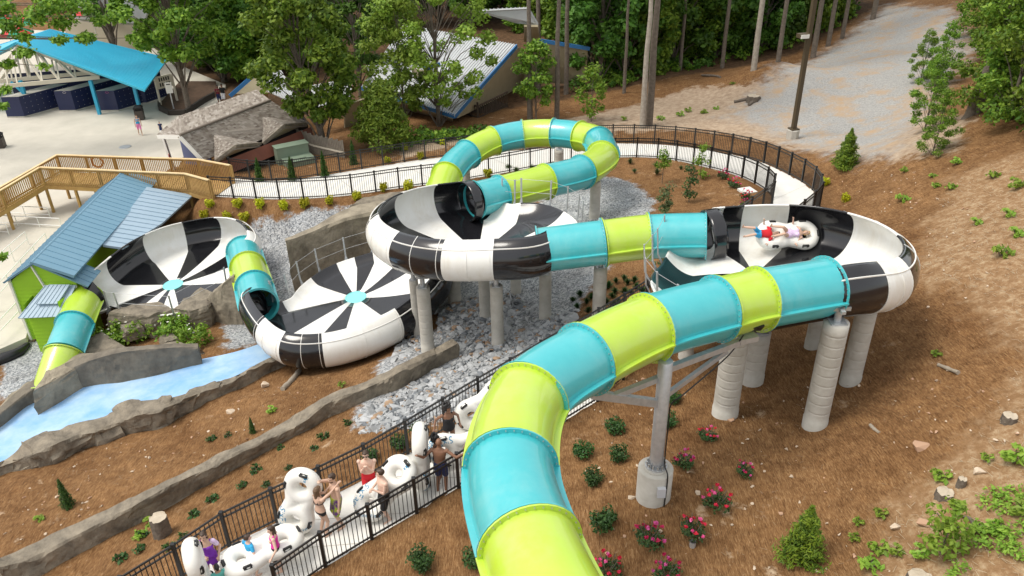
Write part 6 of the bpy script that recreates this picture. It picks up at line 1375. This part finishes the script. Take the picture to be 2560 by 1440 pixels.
    if glasses:
        g = MB()
        for s in (-1, 1): blob(g, Hh((s*.036, .092, .016)), np.array([.032, .012, .022])*S, Rz); g.bar(Hh((s*.07, .08, .018)), Hh((s*.078, -.01, .018)), .008*S, .008*S)
        g.bar(Hh((-.03, .098, .02)), Hh((.03, .098, .02)), .008*S, .008*S); g.build('sunglasses', MT['blackpatch'], e)
    else:
        for s in (-1, 1): m = MB(); blob(m, Hh((s*.032, .083, .012)), np.array([.013, .009, .008])*S, Rz); m.build('eye', MT['eye'], e)
    m = MB(); blob(m, Hh((0, .086, -.058)), np.array([.024, .007, .008])*S, Rz); m.build('mouth', MT['lip'], e)
    if not bald:
        h = MB(); blob(h, Hh((0, -.022, .045)), np.array([.086, .098, .098])*S, Rz); blob(h, Hh((0, .03, .095)), np.array([.07, .07, .035])*S, Rz)
        for s in (-1, 1): blob(h, Hh((s*.068, -.01, .03)), np.array([.02, .045, .06])*S, Rz)
        if hairlen == 9:
            for q in range(26): a_ = q*2.4; z_ = -.05+.2*(q/26); blob(h, Hh((.115*math.cos(a_)*(1-abs(z_)), -.045+.10*math.sin(a_) if math.sin(a_) < .5 else .0, z_+.03)), np.array([.045, .045, .045])*S, Rz)
        elif hairlen > 0: cone(h, Hh((0, -.06, .02)), Hh((0, -.085, -hairlen)), .085*S, .05*S); [cone(h, Hh((s*.06, -.03, .02)), Hh((s*.075, -.02, -hairlen*.8)), .035*S, .022*S) for s in (-1, 1)]
        if bun: blob(h, Hh((0, -.05, .17)), np.array([.055, .055, .05])*S, Rz)
        remeshed(h, 'hair', HR[hair], .014*S, 2, e)
    if beard: h = MB(); blob(h, Hh((0, .035, -.075)), np.array([.058, .06, .045])*S, Rz); remeshed(h, 'beard', HR[hair], .012*S, 1, e)
    for w_ in wear:
        kind, c = w_; m = MB()
        if kind == 'trunks':
            torso(m, .83, 1.05, 1.07)
            for nm in 'LR': hp, kn, an = Lg[nm]; cone(m, hp, hp*.18+kn*.82, .10*S*k, .088*S*k)
        elif kind == 'bottom':
            torso(m, .83, .96, 1.05)
            for nm in 'LR': hp, kn, an = Lg[nm]; cone(m, hp, hp*.9+kn*.1, .095*S*k, .092*S*k)
        elif kind == 'skirt':
            torso(m, .88, 1.05, 1.08)
            for nm in 'LR': hp, kn, an = Lg[nm]; cone(m, hp, hp*.65+kn*.35, .105*S*k, .115*S*k)
        elif kind == 'onepiece':
            torso(m, .83, 1.32, 1.06)
            for s in (-1, 1): blob(m, T((s*.075, .09, 1.27)), np.array([.076, .068, .07])*S) if fem else None; cone(m, T((s*.11, .06, 1.30)), T((s*.12, -.01, 1.475)), .022*S, .018*S); cone(m, T((s*.11, -.07, 1.30)), T((s*.12, -.01, 1.475)), .022*S, .018*S)
        elif kind == 'straps':
            zz = 1.25; m.sweep([T(((.158 if fem else .18)*k*math.cos(a), .120*k*math.sin(a), zz)) for a in np.linspace(0, 6.283, 20, endpoint=False)], .014*S, 6, closed=True)
            for s in (-1, 1): m.sweep([T((s*.08, .125, zz)), T((s*.10, .06, 1.42)), T((s*.10, -.04, 1.44)), T((s*.07, -.12, zz))], .012*S, 6)
            if fem:
                for s in (-1, 1): blob(m, T((s*.075, .097, 1.27)), np.array([.07, .06, .062])*S)
        elif kind == 'shirt':
            torso(m, .96, 1.455, 1.07)
            for nm in 'LR': sh, el, wr_ = A[nm]; blob(m, sh, np.array([.07, .068, .066])*S); cone(m, sh, sh*.55+el*.45, .064*S*k**.5, .062*S*k**.5)
        elif kind == 'sleeves':
            for nm in 'LR': sh, el, wr_ = A[nm]; blob(m, sh, np.array([.075, .072, .07])*S); cone(m, sh, sh*.45+el*.55, .068*S*k**.5, .062*S*k**.5)
        elif kind == 'vest': torso(m, .96, 1.40, 1.07); [cone(m, T((s*.11, .04, 1.36)), T((s*.115, -.02, 1.475)), .032*S, .028*S) for s in (-1, 1)]
        nm_ = {'trunks': 'swim_trunks', 'bottom': 'bikini_bottom', 'skirt': 'swim_skirt', 'onepiece': 'swimsuit', 'straps': 'bikini_top', 'shirt': 'shirt', 'sleeves': 'sleeves', 'vest': 'tank_top'}[kind]
        remeshed(m, nm_, CL[c], .013*S, 1, e)
    return e
def stand(u, v, fwd, z=None, raise_=0):
    p = Pz(u, v, -1) if z is None else Pz(u, v, z)
    if z is None:
        for _ in range(6): k = ((WMID[:, :2]-p[:2])**2).sum(1).argmin(); p = Pz(u, v, WMID[k, 2]+.02)
    f = np.array([fwd[0], fwd[1], 0.]); f /= np.linalg.norm(f); r = np.array([f[1], -f[0], 0]); p = p+np.array([0, 0, raise_])
    return Matrix([[r[0], f[0], 0, p[0]], [r[1], f[1], 0, p[1]], [0, 0, 1, p[2]], [0, 0, 0, 1]])
def loc_hand(M_, u, v, height, dep_fwd=0):
    """photo pixel -> local hand target on the vertical plane through the person facing the camera, moved dep_fwd metres nearer"""
    o = np.array(M_.translation); n = np.array([o[0], o[1], 0]); n /= np.linalg.norm(n); d = ray(u, v); t = ((o-n*dep_fwd-CAM)@n)/(d@n); w_ = CAM+d*t; q = M_.inverted()@Vector(w_); return tuple(np.array(q)/(height/1.75))
m_ = stand(852, 1314, (-.8, -.55)); person('bearded man in lime and purple trunks hugged by a woman, holding the upright ring', m_, 1.80, 'fair', hair='brown', beard=True, wear=[('trunks', 'multi')], handR=loc_hand(m_, 797, 1205, 1.8, .1), handL=(-.30, .08, .86), headturn=.3, build=1.08)
m_ = stand(812, 1336, (.62, .75)); person('woman in a black bikini seen from behind, arms round a bearded man', m_, 1.64, 'fair', True, 'lbrown', .2, wear=[('bottom', 'black'), ('straps', 'black')], handL=loc_hand(m_, 824, 1216, 1.64, -.12), handR=loc_hand(m_, 846, 1208, 1.64, 0))
m_ = stand(930, 1252, (.05, -1)); person('man with sunglasses and red trunks, both hands at his chin', m_, 1.76, 'pale', hair='brown', glasses=True, wear=[('trunks', 'red')], handL=(-.05, .20, 1.36), handR=(.05, .20, 1.36), build=1.03)
m_ = stand(968, 1298, (-.75, -.45)); person('bare chested man in dark trunks leaning both hands on a white ring', m_, 1.74, 'pale', hair='brown', wear=[('trunks', 'black')], handL=loc_hand(m_, 936, 1226, 1.74, .15), handR=loc_hand(m_, 930, 1222, 1.74, -.2), headturn=-.5, build=1.15)
m_ = stand(1106, 1228, (.12, 1)); person('man seen from behind in navy trunks with both arms spread wide', m_, 1.80, 'brown', bald=True, wear=[('trunks', 'navy')], handL=loc_hand(m_, 1046, 1140, 1.8, .3), handR=loc_hand(m_, 1164, 1132, 1.8, .1), build=1.02)
m_ = stand(1098, 1205, (1, .05)); person('woman with short curly dark hair in profile behind the man with spread arms', m_, 1.62, 'brown', True, 'black', 9, wear=[('onepiece', 'black')])
m_ = stand(1126, 1128, (.35, -.95)); person('woman in a low black swimsuit with a purple strap by the far fence', m_, 1.66, 'brown', True, 'black', 9, wear=[('onepiece', 'black')], handL=loc_hand(m_, 1150, 1058, 1.66, 0), handR=loc_hand(m_, 1085, 1072, 1.66, .1), build=1.08, headturn=.5)
m_ = stand(1186, 1165, (-.65, -.7)); person('girl in a white shirt with her hair in a bun, half hidden by the slide', m_, 1.28, 'brown', True, 'black', 0, bun=True, wear=[('shirt', 'white'), ('skirt', 'white')], handR=loc_hand(m_, 1158, 1122, 1.28, .1))
m_ = stand(540, 1448, (.15, -1)); person('woman in a purple swim dress with lilac sleeves holding a ring on end', m_, 1.66, 'fair', True, 'brown', .12, wear=[('onepiece', 'purple'), ('skirt', 'purple'), ('sleeves', 'lilac')], handR=loc_hand(m_, 512, 1392, 1.66, .1), handL=(-.27, .1, .95), build=1.12)
m_ = stand(566, 1502, (-.4, .6)); person('child with dark hair, only the head in view at the bottom edge', m_, 1.25, 'tan', False, 'black', .03, wear=[('shirt', 'teal'), ('trunks', 'navy')])
m_ = stand(640, 1436, (.55, .6)); person('boy in a blue shirt standing inside the level ring, seen from behind', m_, 1.36, 'pale', False, 'brown', .02, wear=[('shirt', 'blue'), ('trunks', 'navy')], handL=(-.42, .15, 1.0), handR=(.42, .15, 1.0), headturn=-.5)
m_ = stand(702, 1424, (-.9, -.25)); person('girl with long dark hair and hot pink top standing inside the level ring', m_, 1.50, 'pale', True, 'brown', .22, wear=[('vest', 'pink'), ('trunks', 'black')], handL=(-.45, .12, .98), handR=(.45, .1, .98), headturn=.35)
# rings in the queue
def wz(u, v): return np.array(stand(u, v, (0, 1)).translation)
c = Pz(657, 1376, wz(650, 1430)[2]+.74); double_ring(c, (.83, .55, 0), (0, -.05, 1), 'white double ring held level with a boy and a girl inside its holes', True)
b0_ = wz(733, 1332); ax = np.array([.30, .10, 1.]); ax /= np.linalg.norm(ax); double_ring(b0_+ax*1.05+(0, 0, .02), ax, (-.12, -.97, .3), 'white double ring standing upright beside the hugging couple')
b0_ = wz(905, 1300); ax = np.array([.66, .25, .62]); ax /= np.linalg.norm(ax); double_ring(b0_+ax*.95+(0, 0, .25), ax, (-.55, -.8, .35), 'white double ring tilted in front of the man with dark trunks')
b0_ = wz(1060, 1216); double_ring(b0_+(0, 0, 1.08), (.02, .02, 1), (.98, .02, 0), 'white double ring standing on end, seen edge on by the spread armed man')
b0_ = wz(1150, 1163); double_ring(b0_+np.array([.1, .1, .58]), (.98, .1, .08), (.1, -1, .2), 'white double ring upright on its side behind the spread armed man')
b0_ = wz(1195, 1065); double_ring(b0_+np.array([.25, .1, .75]), (.8, .2, .55), (.1, -1, .15), 'white double ring tilted by the far fence, partly behind the slide', True)
b0_ = wz(524, 1512); double_ring(b0_+(0, 0, 1.08), (-.08, .02, 1), (.93, .36, 0), 'white double ring on end held by the woman in purple')
# riders in the near bowl
dpt = [d for d in np.arange(22, 28, .02) if (Pd(1968, 588, d))[1] > 23.35][0]; rc_ = Pd(1968, 588, dpt); ra = np.array([.99, .05, -.03]); ra /= np.linalg.norm(ra); rn = np.array([0, -.72, .7]); rn -= ra*(rn@ra); rn /= np.linalg.norm(rn)
rr_ = double_ring(rc_, ra, rn, 'white double ring sliding round the near bowl with two riders', True); rr_['group'] = 'swim rings'
def lie(off, height):
    o = rc_+ra*off+rn*.20; f = rn; z_ = ra; r = np.cross(f, z_); return Matrix([[r[i], f[i], z_[i], o[i]] for i in range(3)]+[[0, 0, 0, 1]])
person('rider lying back in the front ring in a lavender swimsuit', lie(-.85, 1.5), 1.5, 'fair', True, 'blond', .1, handL=(-.5, .12, 1.15), handR=(.5, .12, 1.15), footL=(-.2, .30), footR=(.2, .30), feetz=(.15, .15), wear=[('onepiece', 'lilac')], group='riders in the bowl')
person('rider with red shirt and blue shorts lying in the other ring', lie(-1.75, 1.4), 1.4, 'fair', False, 'brown', 0, handL=(-.5, .12, 1.15), handR=(.5, .12, 1.15), footL=(-.2, .30), footR=(.2, .30), feetz=(.15, .15), wear=[('shirt', 'red'), ('trunks', 'blue')], group='riders in the bowl')
# people on the plaza
person('girl in a pale blue top and pink shorts walking across the plaza', stand(352, 337, (.5, -.8), -3.86), 1.5, 'fair', True, 'lbrown', .12, footL=(-.1, .2), footR=(.1, -.2), wear=[('vest', 'blue'), ('trunks', 'ltpink')], vox=.016, group='people on the plaza')
person('small child in a dark blue shirt beyond the corner of the shingled roof', stand(405, 335, (.3, -.9), -3.86), .95, 'fair', False, 'brown', 0, wear=[('shirt', 'navy'), ('trunks', 'navy')], vox=.016, group='people on the plaza')
person('person in a dark red top standing behind the shingled hut', stand(551, 262, (.4, -.9), -3.8), 1.6, 'brown', True, 'black', .1, wear=[('shirt', 'dkred'), ('trunks', 'navy')], vox=.016, group='people on the plaza')
person('person in a black top and pale trousers behind the shingled hut', stand(563, 262, (-.2, -.9), -3.8), 1.72, 'brown', False, 'black', 0, wear=[('shirt', 'black'), ('trunks', 'white')], vox=.016, group='people on the plaza')
